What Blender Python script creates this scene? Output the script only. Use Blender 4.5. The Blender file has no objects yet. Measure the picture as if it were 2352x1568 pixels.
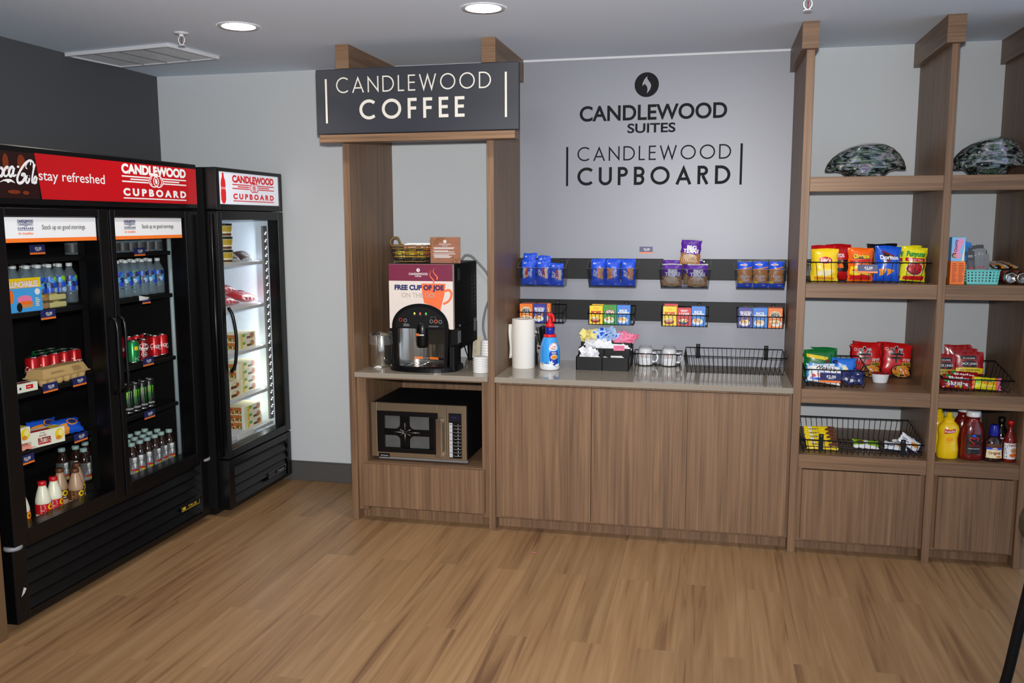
import bpy, bmesh, math, random
from mathutils import Vector, Matrix

sc = bpy.context.scene
PI = math.pi
R = math.radians

# ------------------------------------------------------------------ camera
CAM = Vector((3.6023, -5.3591, 1.7178))
YAW, PITCH, ROLL, FPX = .2222, .1333, -.0027, 2038.5      # FPX: focal length in pixels of the 2352-wide frame
FWD = Vector((-math.sin(YAW) * math.cos(PITCH), math.cos(YAW) * math.cos(PITCH), -math.sin(PITCH)))
_r = Vector((math.cos(YAW), math.sin(YAW), 0)); _u = _r.cross(FWD)
RGT = _r * math.cos(ROLL) + _u * math.sin(ROLL)
UPV = _u * math.cos(ROLL) - _r * math.sin(ROLL)
cd = bpy.data.cameras.new('camera'); cam = bpy.data.objects.new('camera', cd); sc.collection.objects.link(cam)
cd.sensor_width = 36; cd.lens = 36 * FPX / 2352; cd.clip_start = .05
m3 = Matrix((RGT, UPV, -FWD)).transposed()
cam.matrix_world = Matrix.Translation(CAM) @ m3.to_4x4()
sc.camera = cam

# ------------------------------------------------------------------ world, lights, exposure
sc.view_settings.view_transform = 'Standard'; sc.view_settings.look = 'None'
sc.view_settings.gamma = 1; sc.view_settings.use_curve_mapping = False
sc.view_settings.exposure = -0.06
sc.cycles.transparent_max_bounces = 24
w = bpy.data.worlds.new('room light'); sc.world = w; w.use_nodes = True
bg = w.node_tree.nodes['Background']; bg.inputs[0].default_value = (.62, .76, 1, 1); bg.inputs[1].default_value = 1.05


def lamp(name, kind, loc, energy, color=(1, 1, 1), size=.1, rot=None, spot=None, blend=.5):
    l = bpy.data.lights.new(name, kind); l.energy = energy; l.color = color
    if kind == 'AREA':
        l.shape = 'DISK'; l.size = size
    else:
        l.shadow_soft_size = size
    if spot:
        l.spot_size = R(spot); l.spot_blend = blend
    o = bpy.data.objects.new(name, l); sc.collection.objects.link(o)
    if rot is not None:
        o.matrix_world = Matrix.Translation(loc) @ rot.to_4x4()
    else:
        o.location = loc
    return o


# the photographer's flash, just above the lens
AIM = (FWD * 2038.5 + RGT * (930 - 1176) - UPV * (600 - 784)).normalized()
lamp('camera_flash', 'SPOT', CAM + UPV * .13 + RGT * .01 + FWD * .02, 760, (1, .97, .94), .035, AIM.to_track_quat('-Z', 'Y').to_matrix(), 106, 1)
H = 2.673
DOWN = [(1.307, -1.254), (2.566, -1.338), (3.80, -1.325)]
for q in DOWN:
    lamp('downlight_lamp', 'SPOT', (q[0], q[1], H - .02), 26, (1, .93, .82), .06, None, 130, .6)


def at(u, v, ax, val):
    """The point of the plane ax = val that the photograph shows at pixel (u, v)."""
    d = FWD + RGT * ((u - 1176) / FPX) - UPV * ((v - 784) / FPX)
    i = 'xyz'.index(ax)
    return CAM + d * ((val - CAM[i]) / d[i])


# ------------------------------------------------------------------ materials
def lin(c):
    c = c / 255
    return c / 12.92 if c <= .04045 else ((c + .055) / 1.055) ** 2.4


def rgb(c):
    return (lin(c[0]), lin(c[1]), lin(c[2]), 1)


MATS = {}


def mat(name, col, rough=.5, metal=0, spec=.5, emit=0, var=.06, scale=40, bump=0, coat=0):
    """Principled material; the base colour carries a faint procedural mottle."""
    if name in MATS:
        return MATS[name]
    m = bpy.data.materials.new(name); m.use_nodes = True; nt = m.node_tree; p = nt.nodes['Principled BSDF']
    c = rgb(col)
    p.inputs['Base Color'].default_value = c
    p.inputs['Roughness'].default_value = rough; p.inputs['Metallic'].default_value = metal
    p.inputs['Specular IOR Level'].default_value = spec; p.inputs['Coat Weight'].default_value = coat
    if emit:
        p.inputs['Emission Color'].default_value = c; p.inputs['Emission Strength'].default_value = emit
    if var or bump:
        tc = nt.nodes.new('ShaderNodeTexCoord'); nz = nt.nodes.new('ShaderNodeTexNoise'); nz.inputs['Scale'].default_value = scale
        nz.inputs['Detail'].default_value = 3
        nt.links.new(tc.outputs['Object'], nz.inputs['Vector'])
        if var:
            mx = nt.nodes.new('ShaderNodeMix'); mx.data_type = 'RGBA'
            mx.inputs[6].default_value = tuple(x * (1 - var) for x in c[:3]) + (1,)
            mx.inputs[7].default_value = tuple(min(1, x * (1 + var)) for x in c[:3]) + (1,)
            nt.links.new(nz.outputs['Fac'], mx.inputs[0]); nt.links.new(mx.outputs[2], p.inputs['Base Color'])
        if bump:
            b = nt.nodes.new('ShaderNodeBump'); b.inputs['Strength'].default_value = bump; b.inputs['Distance'].default_value = .002
            nt.links.new(nz.outputs['Fac'], b.inputs['Height']); nt.links.new(b.outputs[0], p.inputs['Normal'])
    MATS[name] = m
    return m


def clear(name, tint, alpha, rough=.05, spec=.5, col=None):
    """Thin clear sheet: transparent with a gloss that grows at grazing angles and a little of its own colour."""
    m = bpy.data.materials.new(name); m.use_nodes = True; nt = m.node_tree; nt.nodes.clear(); N = nt.nodes.new
    out = N('ShaderNodeOutputMaterial'); tr = N('ShaderNodeBsdfTransparent'); tr.inputs[0].default_value = rgb(tint)
    p = N('ShaderNodeBsdfPrincipled'); p.inputs['Base Color'].default_value = rgb(col or tint)
    p.inputs['Roughness'].default_value = rough; p.inputs['Specular IOR Level'].default_value = spec
    mx = N('ShaderNodeMixShader'); lw = N('ShaderNodeLayerWeight'); lw.inputs[0].default_value = .5
    pw = N('ShaderNodeMath'); pw.operation = 'POWER'; pw.inputs[1].default_value = 5; nt.links.new(lw.outputs['Facing'], pw.inputs[0])
    ad = N('ShaderNodeMath'); ad.operation = 'MULTIPLY_ADD'; ad.use_clamp = True; ad.inputs[1].default_value = .7; ad.inputs[2].default_value = alpha
    nt.links.new(pw.outputs[0], ad.inputs[0]); nt.links.new(ad.outputs[0], mx.inputs[0])
    nt.links.new(tr.outputs[0], mx.inputs[1]); nt.links.new(p.outputs[0], mx.inputs[2]); nt.links.new(mx.outputs[0], out.inputs[0])
    MATS[name] = m
    return m


def wood(name, axis, dark, light, rough=.45):
    """Laminate with fine grain running along one axis."""
    m = bpy.data.materials.new(name); m.use_nodes = True; nt = m.node_tree; p = nt.nodes['Principled BSDF']; N = nt.nodes.new; L = nt.links.new
    tc = N('ShaderNodeTexCoord'); oi = N('ShaderNodeObjectInfo'); ad = N('ShaderNodeVectorMath'); ad.operation = 'ADD'
    mu = N('ShaderNodeVectorMath'); mu.operation = 'SCALE'; mu.inputs[3].default_value = 7.3
    cx = N('ShaderNodeCombineXYZ')
    for i in range(3):
        L(oi.outputs['Random'], cx.inputs[i])
    L(cx.outputs[0], mu.inputs[0]); L(tc.outputs['Object'], ad.inputs[0]); L(mu.outputs[0], ad.inputs[1])
    facs = []
    for across, along, det, dist in ((9, .42, 4, 2.2), (95, 1.6, 5, .4), (28, .9, 3, 2.0)):
        mp = N('ShaderNodeMapping'); mp.vector_type = 'POINT'
        mp.inputs['Scale'].default_value = tuple(along if k == axis else across for k in 'xyz')
        nz = N('ShaderNodeTexNoise'); nz.inputs['Scale'].default_value = 1; nz.inputs['Detail'].default_value = det
        nz.inputs['Distortion'].default_value = dist
        L(ad.outputs[0], mp.inputs[0]); L(mp.outputs[0], nz.inputs['Vector']); facs.append(nz.outputs['Fac'])
    a = N('ShaderNodeMath'); a.operation = 'MULTIPLY_ADD'; a.inputs[1].default_value = .45; L(facs[1], a.inputs[0])
    b = N('ShaderNodeMath'); b.operation = 'MULTIPLY_ADD'; b.inputs[1].default_value = .35; b.inputs[2].default_value = 0; L(facs[0], b.inputs[0])
    c = N('ShaderNodeMath'); c.operation = 'MULTIPLY_ADD'; c.inputs[1].default_value = .2; L(facs[2], c.inputs[0]); L(b.outputs[0], c.inputs[2])
    L(c.outputs[0], a.inputs[2])
    cr = N('ShaderNodeValToRGB'); e = cr.color_ramp.elements
    e[0].position = .36; e[0].color = rgb(dark); e[1].position = .64; e[1].color = rgb(light)
    L(a.outputs[0], cr.inputs[0]); L(cr.outputs[0], p.inputs['Base Color'])
    p.inputs['Roughness'].default_value = rough; p.inputs['Specular IOR Level'].default_value = .35
    MATS[name] = m
    return m


def floor_mat():
    m = bpy.data.materials.new('floor planks'); m.use_nodes = True; nt = m.node_tree; p = nt.nodes['Principled BSDF']; N = nt.nodes.new; L = nt.links.new
    tc = N('ShaderNodeTexCoord')
    rot = N('ShaderNodeMapping'); rot.inputs['Rotation'].default_value = (0, 0, R(90)); L(tc.outputs['Object'], rot.inputs[0])
    br = N('ShaderNodeTexBrick'); br.inputs['Color1'].default_value = (0, 0, 0, 1); br.inputs['Color2'].default_value = (1, 1, 1, 1)
    br.inputs['Mortar'].default_value = (.5, .5, .5, 1); br.inputs['Scale'].default_value = 1; br.inputs['Mortar Size'].default_value = .0006
    br.inputs['Brick Width'].default_value = 1.22; br.inputs['Row Height'].default_value = .152; br.offset = .43; br.offset_frequency = 2
    L(rot.outputs[0], br.inputs['Vector'])
    sh = N('ShaderNodeVectorMath'); sh.operation = 'MULTIPLY_ADD'; sh.inputs[1].default_value = (13, 29, 0)
    L(br.outputs['Color'], sh.inputs[0]); L(tc.outputs['Object'], sh.inputs[2])
    facs = []
    for sx, sy, det, dist in ((12, .6, 5, 1.8), (55, 1.2, 4, .8), (2.6, .4, 2, .8)):
        mp = N('ShaderNodeMapping'); mp.inputs['Scale'].default_value = (sx, sy, 1)
        nz = N('ShaderNodeTexNoise'); nz.inputs['Scale'].default_value = 1; nz.inputs['Detail'].default_value = det; nz.inputs['Distortion'].default_value = dist
        L(sh.outputs[0], mp.inputs[0]); L(mp.outputs[0], nz.inputs['Vector']); facs.append(nz.outputs['Fac'])
    a = N('ShaderNodeMath'); a.operation = 'MULTIPLY_ADD'; a.inputs[1].default_value = .55; L(facs[0], a.inputs[0])
    b = N('ShaderNodeMath'); b.operation = 'MULTIPLY'; b.inputs[1].default_value = .25; L(facs[1], b.inputs[0]); L(b.outputs[0], a.inputs[2])
    c = N('ShaderNodeMath'); c.operation = 'MULTIPLY_ADD'; c.inputs[1].default_value = .2; L(facs[2], c.inputs[0]); L(a.outputs[0], c.inputs[2])
    cr = N('ShaderNodeValToRGB'); e = cr.color_ramp.elements
    e[0].position = .34; e[0].color = rgb((116, 84, 59)); e[1].position = .70; e[1].color = rgb((174, 139, 100))
    x = cr.color_ramp.elements.new(.45); x.color = rgb((149, 114, 78))
    L(c.outputs[0], cr.inputs[0])
    hv = N('ShaderNodeMix'); hv.data_type = 'RGBA'; hv.blend_type = 'MULTIPLY'; hv.inputs[0].default_value = .16
    L(cr.outputs[0], hv.inputs[6]); L(br.outputs['Color'], hv.inputs[7])
    L(hv.outputs[2], p.inputs['Base Color'])
    p.inputs['Roughness'].default_value = .42; p.inputs['Specular IOR Level'].default_value = .35
    bp = N('ShaderNodeBump'); bp.inputs['Strength'].default_value = .12; bp.inputs['Distance'].default_value = .001
    L(facs[1], bp.inputs['Height']); L(bp.outputs[0], p.inputs['Normal'])
    MATS['floor planks'] = m


def stone_mat():
    m = bpy.data.materials.new('quartz'); m.use_nodes = True; nt = m.node_tree; p = nt.nodes['Principled BSDF']; N = nt.nodes.new; L = nt.links.new
    tc = N('ShaderNodeTexCoord'); nz = N('ShaderNodeTexNoise'); nz.inputs['Scale'].default_value = 520; nz.inputs['Detail'].default_value = 2
    L(tc.outputs['Object'], nz.inputs['Vector'])
    cr = N('ShaderNodeValToRGB'); e = cr.color_ramp.elements
    e[0].position = .35; e[0].color = rgb((138, 130, 117)); e[1].position = .68; e[1].color = rgb((160, 152, 139))
    L(nz.outputs['Fac'], cr.inputs[0]); L(cr.outputs[0], p.inputs['Base Color'])
    p.inputs['Roughness'].default_value = .09; p.inputs['Specular IOR Level'].default_value = .6
    MATS['quartz'] = m


def art_glass_mat():
    """Swirled dark art glass with green, blue and amber flecks."""
    m = bpy.data.materials.new('swirled glass'); m.use_nodes = True; nt = m.node_tree; p = nt.nodes['Principled BSDF']; N = nt.nodes.new; L = nt.links.new
    tc = N('ShaderNodeTexCoord'); mp = N('ShaderNodeMapping'); mp.inputs['Scale'].default_value = (7, 40, 52); mp.inputs['Rotation'].default_value = (0, R(-28), 0)
    nz = N('ShaderNodeTexNoise'); nz.inputs['Scale'].default_value = 1; nz.inputs['Detail'].default_value = 3; nz.inputs['Distortion'].default_value = 1.2
    L(tc.outputs['Object'], mp.inputs[0]); L(mp.outputs[0], nz.inputs['Vector'])
    cr = N('ShaderNodeValToRGB'); cr.color_ramp.interpolation = 'LINEAR'; e = cr.color_ramp.elements
    e[0].position = .37; e[0].color = rgb((14, 13, 16)); e[1].position = .70; e[1].color = rgb((196, 198, 204))
    for pos, c in ((.43, (30, 34, 60)), (.47, (84, 112, 84)), (.51, (26, 30, 36)), (.55, (150, 164, 150)), (.59, (96, 84, 150)), (.63, (122, 104, 66))):
        x = cr.color_ramp.elements.new(pos); x.color = rgb(c)
    L(nz.outputs['Fac'], cr.inputs[0]); L(cr.outputs[0], p.inputs['Base Color'])
    p.inputs['Roughness'].default_value = .08; p.inputs['Coat Weight'].default_value = 1
    MATS['swirled glass'] = m


for a_ in 'xyz':
    wood('wood ' + a_, a_, (96, 73, 55), (140, 109, 82))
floor_mat(); stone_mat(); art_glass_mat()
mat('wall paint', (196, 201, 204), .8, 0, .3, 0, .02, 300, .25)
mat('ceiling paint', (226, 238, 252), .9, 0, .2, 0, .02, 200, .2)
mat('dark wall', (76, 77, 80), .8, 0, .3, 0, .03, 300, .25)
mat('satin panel', (136, 139, 148), .42, .12, .5, 0, .015, 300, .05)
mat('base vinyl', (78, 77, 76), .5)
mat('black gloss', (7, 7, 9), .3, spec=.35)
mat('black matte', (10, 10, 11), .6, spec=.25)
mat('black grain', (8, 9, 12), .5, 0, .3, 0, .3, 90, .12)
mat('cavity black', (17, 16, 15), .6)
mat('charcoal sign', (44, 47, 56), .5)
mat('sign cream', (226, 222, 210), .5)
mat('ink dark', (20, 20, 25), .6, spec=.15)
mat('white', (232, 232, 232), .45); mat('paper', (224, 222, 216), .85, bump=.3, scale=220)
mat('white metal', (206, 208, 212), .4)
mat('red', (200, 22, 28), .35); mat('deep red', (142, 12, 18), .35); mat('blue', (34, 84, 222), .3); mat('navy', (32, 40, 98), .4)
mat('sky', (70, 160, 230), .3); mat('pale blue', (170, 200, 235), .5); mat('yellow', (240, 208, 20), .3); mat('orange', (240, 112, 28), .35)
mat('tag orange', (245, 122, 40), .4)
mat('green', (30, 140, 50), .3); mat('lime', (140, 205, 40), .35); mat('purple', (92, 40, 160), .3); mat('pink', (236, 120, 165), .6)
mat('brown', (96, 52, 26), .5); mat('tan', (202, 148, 92), .5); mat('cream', (238, 226, 180), .5); mat('amber', (222, 140, 40), .4)
mat('steel', (190, 186, 178), .18, 1, .5, 0, .03, 8); mat('chrome', (225, 225, 225), .08, 1)
mat('bronze steel', (176, 160, 136), .28, .9, .5, 0, .04, 6)
mat('black', (12, 12, 13), .4); mat('grey', (128, 130, 134), .5); mat('light grey', (186, 188, 190), .5); mat('dark grey', (60, 62, 66), .5)
mat('wire black', (18, 18, 20), .35)
clear('door glass', (249, 250, 249), .015, .03, .5, (6, 6, 6))
clear('clear plastic', (230, 232, 236), .03, .06, .5, (130, 132, 136))
clear('water plastic', (236, 243, 247), .14, .05, .6, (190, 208, 220))
clear('film', (246, 246, 246), .10, .12, .6, (220, 222, 226))

# ------------------------------------------------------------------ mesh builder
_TX = {}


def textgeo(s, bold=0., shear=0.):
    """Outline lettering of the built-in font, scaled so that a capital is 1 high: (verts, faces, width)."""
    k = (s, bold, shear)
    if k not in _TX:
        c = bpy.data.curves.new('lettering', 'FONT'); c.body = s; c.size = 1; c.offset = bold; c.shear = shear; c.resolution_u = 7
        o = bpy.data.objects.new('lettering', c)
        me = o.to_mesh()
        v = [(p.co.x / .727, p.co.y / .727) for p in me.vertices]; f = [tuple(p.vertices) for p in me.polygons]
        o.to_mesh_clear(); bpy.data.objects.remove(o); bpy.data.curves.remove(c)
        x0 = min((p[0] for p in v), default=0); x1 = max((p[0] for p in v), default=0)
        _TX[k] = ([(p[0] - x0, p[1]) for p in v], f, x1 - x0)
    return _TX[k]


class MB:
    def __init__(s, T=None):
        s.v = []; s.f = []; s.m = []; s.sm = []; s.mats = []; s.T = T or Matrix()

    def add(s, verts, faces, mt, smooth=False):
        if mt not in s.mats:
            s.mats.append(mt)
        b = len(s.v); i = s.mats.index(mt)
        s.v += [s.T @ Vector(p) for p in verts]
        for f in faces:
            s.f.append([b + k for k in f]); s.m.append(i); s.sm.append(smooth)

    def box(s, x0, x1, y0, y1, z0, z1, mt, bev=0.):
        if not bev:
            s.add([(x, y, z) for x in (x0, x1) for y in (y0, y1) for z in (z0, z1)],
                  [(0, 1, 3, 2), (4, 6, 7, 5), (0, 4, 5, 1), (2, 3, 7, 6), (0, 2, 6, 4), (1, 5, 7, 3)], mt)
            return
        bm = bmesh.new(); bmesh.ops.create_cube(bm, size=1)
        for p in bm.verts:
            p.co = ((x0 + x1) / 2 + p.co.x * (x1 - x0), (y0 + y1) / 2 + p.co.y * (y1 - y0), (z0 + z1) / 2 + p.co.z * (z1 - z0))
        bmesh.ops.bevel(bm, geom=bm.edges[:], offset=bev, segments=2, affect='EDGES', profile=.5)
        bm.verts.index_update()
        s.add([p.co.copy() for p in bm.verts], [[q.index for q in f.verts] for f in bm.faces], mt); bm.free()

    def lathe(s, prof, mt, n=20, c=(0, 0, 0), sx=1., sy=1., cap=True, smooth=True, a0=0., a1=2 * PI):
        """Profile of (r, z) turned about z; mt may be a function of the profile index."""
        full = abs(a1 - a0 - 2 * PI) < 1e-6; k = n if full else n + 1
        vs = [(c[0] + r * sx * math.cos(a0 + (a1 - a0) * i / n), c[1] + r * sy * math.sin(a0 + (a1 - a0) * i / n), c[2] + z) for r, z in prof for i in range(k)]
        for j in range(len(prof) - 1):
            fs = [(j * k + i, j * k + (i + 1) % k, (j + 1) * k + (i + 1) % k, (j + 1) * k + i) for i in range(n)]
            s.add_ix(vs, fs, mt(j) if callable(mt) else mt, smooth, j == 0)
        if cap and full:
            b = len(s.v) - len(vs)
            for j, rev in ((0, True), (len(prof) - 1, False)):
                if prof[j][0] > 1e-5:
                    r = [b + j * k + i for i in range(n)]
                    s.f.append(r[::-1] if rev else r); s.m.append(s.m[-1] if j else s.mats.index(mt(0) if callable(mt) else mt)); s.sm.append(False)

    def add_ix(s, verts, faces, mt, smooth, first):
        if first:
            s._b = len(s.v); s.v += [s.T @ Vector(p) for p in verts]
        if mt not in s.mats:
            s.mats.append(mt)
        for f in faces:
            s.f.append([s._b + k for k in f]); s.m.append(s.mats.index(mt)); s.sm.append(smooth)

    def cyl(s, p0, p1, r, mt, n=12, r1=None):
        p0 = Vector(p0); p1 = Vector(p1); d = p1 - p0
        q = d.to_track_quat('Z', 'Y').to_matrix().to_4x4(); T = s.T
        s.T = T @ Matrix.Translation(p0) @ q
        s.lathe([(r, 0), (r if r1 is None else r1, d.length)], mt, n); s.T = T

    def tube(s, pts, r, mt, n=6, closed=False):
        pts = [Vector(p) for p in pts]; k = len(pts); vs = []; up = None
        for i in range(k):
            a = pts[i - 1] if i or closed else pts[0]; b = pts[(i + 1) % k] if i < k - 1 or closed else pts[-1]
            t = (b - a).normalized()
            if up is None:
                up = Vector((0, 0, 1)) if abs(t.z) < .9 else Vector((1, 0, 0))
            e = t.cross(up).normalized(); g = e.cross(t).normalized(); up = g
            vs += [pts[i] + (e * math.cos(2 * PI * j / n) + g * math.sin(2 * PI * j / n)) * r for j in range(n)]
        fs = [(i * n + j, i * n + (j + 1) % n, ((i + 1) % k) * n + (j + 1) % n, ((i + 1) % k) * n + j) for i in range(k if closed else k - 1) for j in range(n)]
        if not closed:
            fs += [tuple(range(n))[::-1], tuple(range((k - 1) * n, k * n))]
        s.add(vs, fs, mt, True)

    def bar(s, p0, p1, w, mt):
        """Square bar."""
        s.tube([p0, p1], w * .7, mt, 4)

    def prism(s, poly, d, mt, frame=None):
        """Polygon (x, z) extruded by d along y, front at y = 0 (towards -y) back to y = d."""
        n = len(poly); T = s.T
        if frame is not None:
            s.T = T @ frame
        vs = [(x, 0, z) for x, z in poly] + [(x, d, z) for x, z in poly]
        s.add(vs, [tuple(range(n)), tuple(range(n, 2 * n))[::-1]] + [(i, i + n, (i + 1) % n + n, (i + 1) % n) for i in range(n)], mt)
        s.T = T

    def grid(s, fn, nu, nv, mt, smooth=True):
        """fn(u, v) -> point over the unit square; mt may be a function of (u, v)."""
        vs = [fn(i / nu, j / nv) for j in range(nv + 1) for i in range(nu + 1)]
        first = True
        by = {}
        for j in range(nv):
            for i in range(nu):
                k = j * (nu + 1) + i
                by.setdefault(mt((i + .5) / nu, (j + .5) / nv) if callable(mt) else mt, []).append((k, k + 1, k + nu + 2, k + nu + 1))
        for k, fs in by.items():
            s.add_ix(vs, fs, k, smooth, first); first = False

    def build(s, name, parent=None, origin=None, bev=0., solid=0.):
        """Links the mesh as ONE object. With a parent: world-space points are made local to it; with an origin: that is the object's base."""
        me = bpy.data.meshes.new(name)
        root = parent
        while root is not None and root.parent is not None:
            root = root.parent
        o = Vector(root['_o']) if root is not None and '_o' in root else Vector((0, 0, 0))
        if origin is not None:
            o = Vector(origin)
        me.from_pydata([p - o for p in s.v], [], s.f)
        for k in s.mats:
            me.materials.append(MATS[k])
        me.polygons.foreach_set('material_index', s.m); me.polygons.foreach_set('use_smooth', s.sm); me.update()
        ob = bpy.data.objects.new(name, me); sc.collection.objects.link(ob)
        if parent is not None:
            ob.parent = parent
        else:
            ob.location = o
        if bev:
            md = ob.modifiers.new('edge', 'BEVEL'); md.width = bev; md.segments = 2; md.limit_method = 'ANGLE'; md.angle_limit = R(40)
        if solid:
            md = ob.modifiers.new('sheet', 'SOLIDIFY'); md.thickness = solid; md.offset = 0
        return ob


class Art:
    """Printing on a surface. fn(x, y, lift) -> point; x right, y up, lift out of the surface."""

    def __init__(s, mb, fn, step=.0006):
        s.mb = mb; s.fn = fn; s.step = step

    @staticmethod
    def plane(mb, o, xd=(1, 0, 0), yd=(0, 0, 1), step=.0006):
        o = Vector(o); xd = Vector(xd).normalized(); yd = Vector(yd).normalized(); n = xd.cross(yd)
        a = Art(mb, lambda x, y, l: o + xd * x + yd * y + n * l, step); a.flat = True
        return a

    @staticmethod
    def drum(mb, r, c=(0, 0, 0), a0=-PI / 2, step=.0006, rz=None):
        """Round a vertical cylinder, x measured along the surface from the front (-y)."""
        return Art(mb, lambda x, y, l: Vector((c[0] + ((rz(y) if rz else r) + l) * math.cos(a0 + x / r), c[1] + ((rz(y) if rz else r) + l) * math.sin(a0 + x / r), c[2] + y)), step)

    def lift(s, layer):
        # every printed shape lies a hair above the one before it
        s.n = getattr(s, 'n', 0) + 1
        return layer * s.step + s.n * s.step * .02

    def poly(s, pts, mt, layer=1):
        l = s.lift(layer)
        if getattr(s, 'flat', False):
            s.mb.add([s.fn(x, y, l) for x, y in pts], [tuple(range(len(pts)))], mt)
            return
        # on a curved surface: edges divided, then rings drawn in towards the middle
        q = []
        for i, p in enumerate(pts):
            b = pts[(i + 1) % len(pts)]; k = max(1, int(math.hypot(b[0] - p[0], b[1] - p[1]) / .008))
            q += [(p[0] + (b[0] - p[0]) * j / k, p[1] + (b[1] - p[1]) * j / k) for j in range(k)]
        n = len(q); cx = sum(p[0] for p in q) / n; cy = sum(p[1] for p in q) / n; rg = 4
        vs = [s.fn(cx + (x - cx) * f, cy + (y - cy) * f, l) for f in (1, .75, .5, .25) for x, y in q] + [s.fn(cx, cy, l)]
        s.mb.add(vs, [(r * n + i, r * n + (i + 1) % n, (r + 1) * n + (i + 1) % n, (r + 1) * n + i) for r in range(rg - 1) for i in range(n)] + [((rg - 1) * n + i, (rg - 1) * n + (i + 1) % n, rg * n) for i in range(n)], mt)

    def rect(s, x0, y0, x1, y1, mt, layer=1, nx=1, ny=1):
        l = s.lift(layer)
        vs = [s.fn(x0 + (x1 - x0) * i / nx, y0 + (y1 - y0) * j / ny, l) for j in range(ny + 1) for i in range(nx + 1)]
        s.mb.add(vs, [(j * (nx + 1) + i, j * (nx + 1) + i + 1, (j + 1) * (nx + 1) + i + 1, (j + 1) * (nx + 1) + i) for j in range(ny) for i in range(nx)], mt)

    def ell(s, cx, cy, rx, ry, mt, layer=1, n=18, rot=0.):
        c_, s_ = math.cos(rot), math.sin(rot)
        s.poly([(cx + rx * math.cos(2 * PI * i / n) * c_ - ry * math.sin(2 * PI * i / n) * s_, cy + rx * math.cos(2 * PI * i / n) * s_ + ry * math.sin(2 * PI * i / n) * c_) for i in range(n)], mt, layer)

    def text(s, t, cx, cy, h, mt, w=None, layer=2, bold=.0, shear=0., align='c', rot=0.):
        """h is the height of a capital; cy its middle; w, if given, is the full width."""
        v, f, tw = textgeo(t, bold, shear)
        if not v:
            return
        kx = (w / tw) if w else h; ww = kx * tw
        dx = {'c': -ww / 2, 'l': 0, 'r': -ww}[align]; c_, s_ = math.cos(rot), math.sin(rot)
        pts = [(x * kx + dx, (y - .5) * h) for x, y in v]
        l = s.lift(layer)
        s.mb.add([s.fn(cx + x * c_ - y * s_, cy + x * s_ + y * c_, l) for x, y in pts], f, mt)

    def stroke(s, pts, t, mt, layer=2, closed=False, t1=None):
        """Ribbon of width t (tapering to t1) along points, mitred."""
        P = [Vector(p) for p in pts]; n = len(P); L = []
        for i in range(n):
            a = P[i - 1] if (i or closed) else None; b = P[(i + 1) % n] if (i < n - 1 or closed) else None
            d0 = (P[i] - a).normalized() if a is not None else None; d1 = (b - P[i]).normalized() if b is not None else None
            if d0 is None: d0 = d1
            if d1 is None: d1 = d0
            m = d0 + d1
            m = m.normalized() if m.length > 1e-6 else d0
            k = min(4. if t1 is None else 1.1, 1 / max(.2, m.dot(d0)))
            w = (t if t1 is None else t + (t1 - t) * i / (n - 1)) / 2 * k
            L.append((P[i] + Vector((-m.y, m.x)) * w, P[i] - Vector((-m.y, m.x)) * w))
        l = s.lift(layer)
        vs = [s.fn(q.x, q.y, l) for p in L for q in p]
        s.mb.add(vs, [(2 * i, 2 * i + 1, (2 * ((i + 1) % n)) + 1, 2 * ((i + 1) % n)) for i in range(n if closed else n - 1)], mt)

    def lines(s, x0, y0, x1, y1, n, mt, layer=2, seed=1, fill=.5):
        """Rows of print too small to read."""
        rr = random.Random(seed); dy = (y1 - y0) / n
        for i in range(n):
            s.rect(x0, y1 - (i + .5 + fill / 2) * dy, x0 + (x1 - x0) * rr.uniform(.6, 1), y1 - (i + .5 - fill / 2) * dy, mt, layer)

    def geo(s, txt, x0, x1, y0, h, t, mt, gap=.24, layer=2):
        """Geometric capitals drawn with strokes of weight t (a fraction of the height), set between x0 and x1."""
        adv = [GEO_W[c] for c in txt]; tot = sum(adv) + gap * (len(txt) - 1); k = (x1 - x0) / tot; x = 0
        for c, wd in zip(txt, adv):
            for pts, closed in geo_letter(c, t):
                s.stroke([(x0 + (x + p[0]) * k, y0 + p[1] * h) for p in pts], t * h, mt, layer, closed)
            x += wd + gap


def smooth(pts, k=6):
    """Catmull-Rom curve through points."""
    P = [Vector(p) for p in pts]; P = [P[0] * 2 - P[1]] + P + [P[-1] * 2 - P[-2]]; out = []
    for i in range(1, len(P) - 2):
        a, b, c, d = P[i - 1], P[i], P[i + 1], P[i + 2]
        for j in range(k):
            t = j / k
            out.append((b * 2 + (c - a) * t + (a * 2 - b * 5 + c * 4 - d) * t * t + (b * 3 - a - c * 3 + d) * t ** 3) * .5)
    return out + [P[-2]]


def arc(cx, cy, r, a, b, n=20, ry=None):
    return [(cx + r * math.cos(R(a + (b - a) * i / n)), cy + (ry or r) * math.sin(R(a + (b - a) * i / n))) for i in range(n + 1)]


GEO_W = dict(C=.84, O=1., A=.8, N=.74, D=.78, L=.42, E=.48, W=1.12, F=.46, U=.7, P=.54, B=.56, R=.58)


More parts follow.
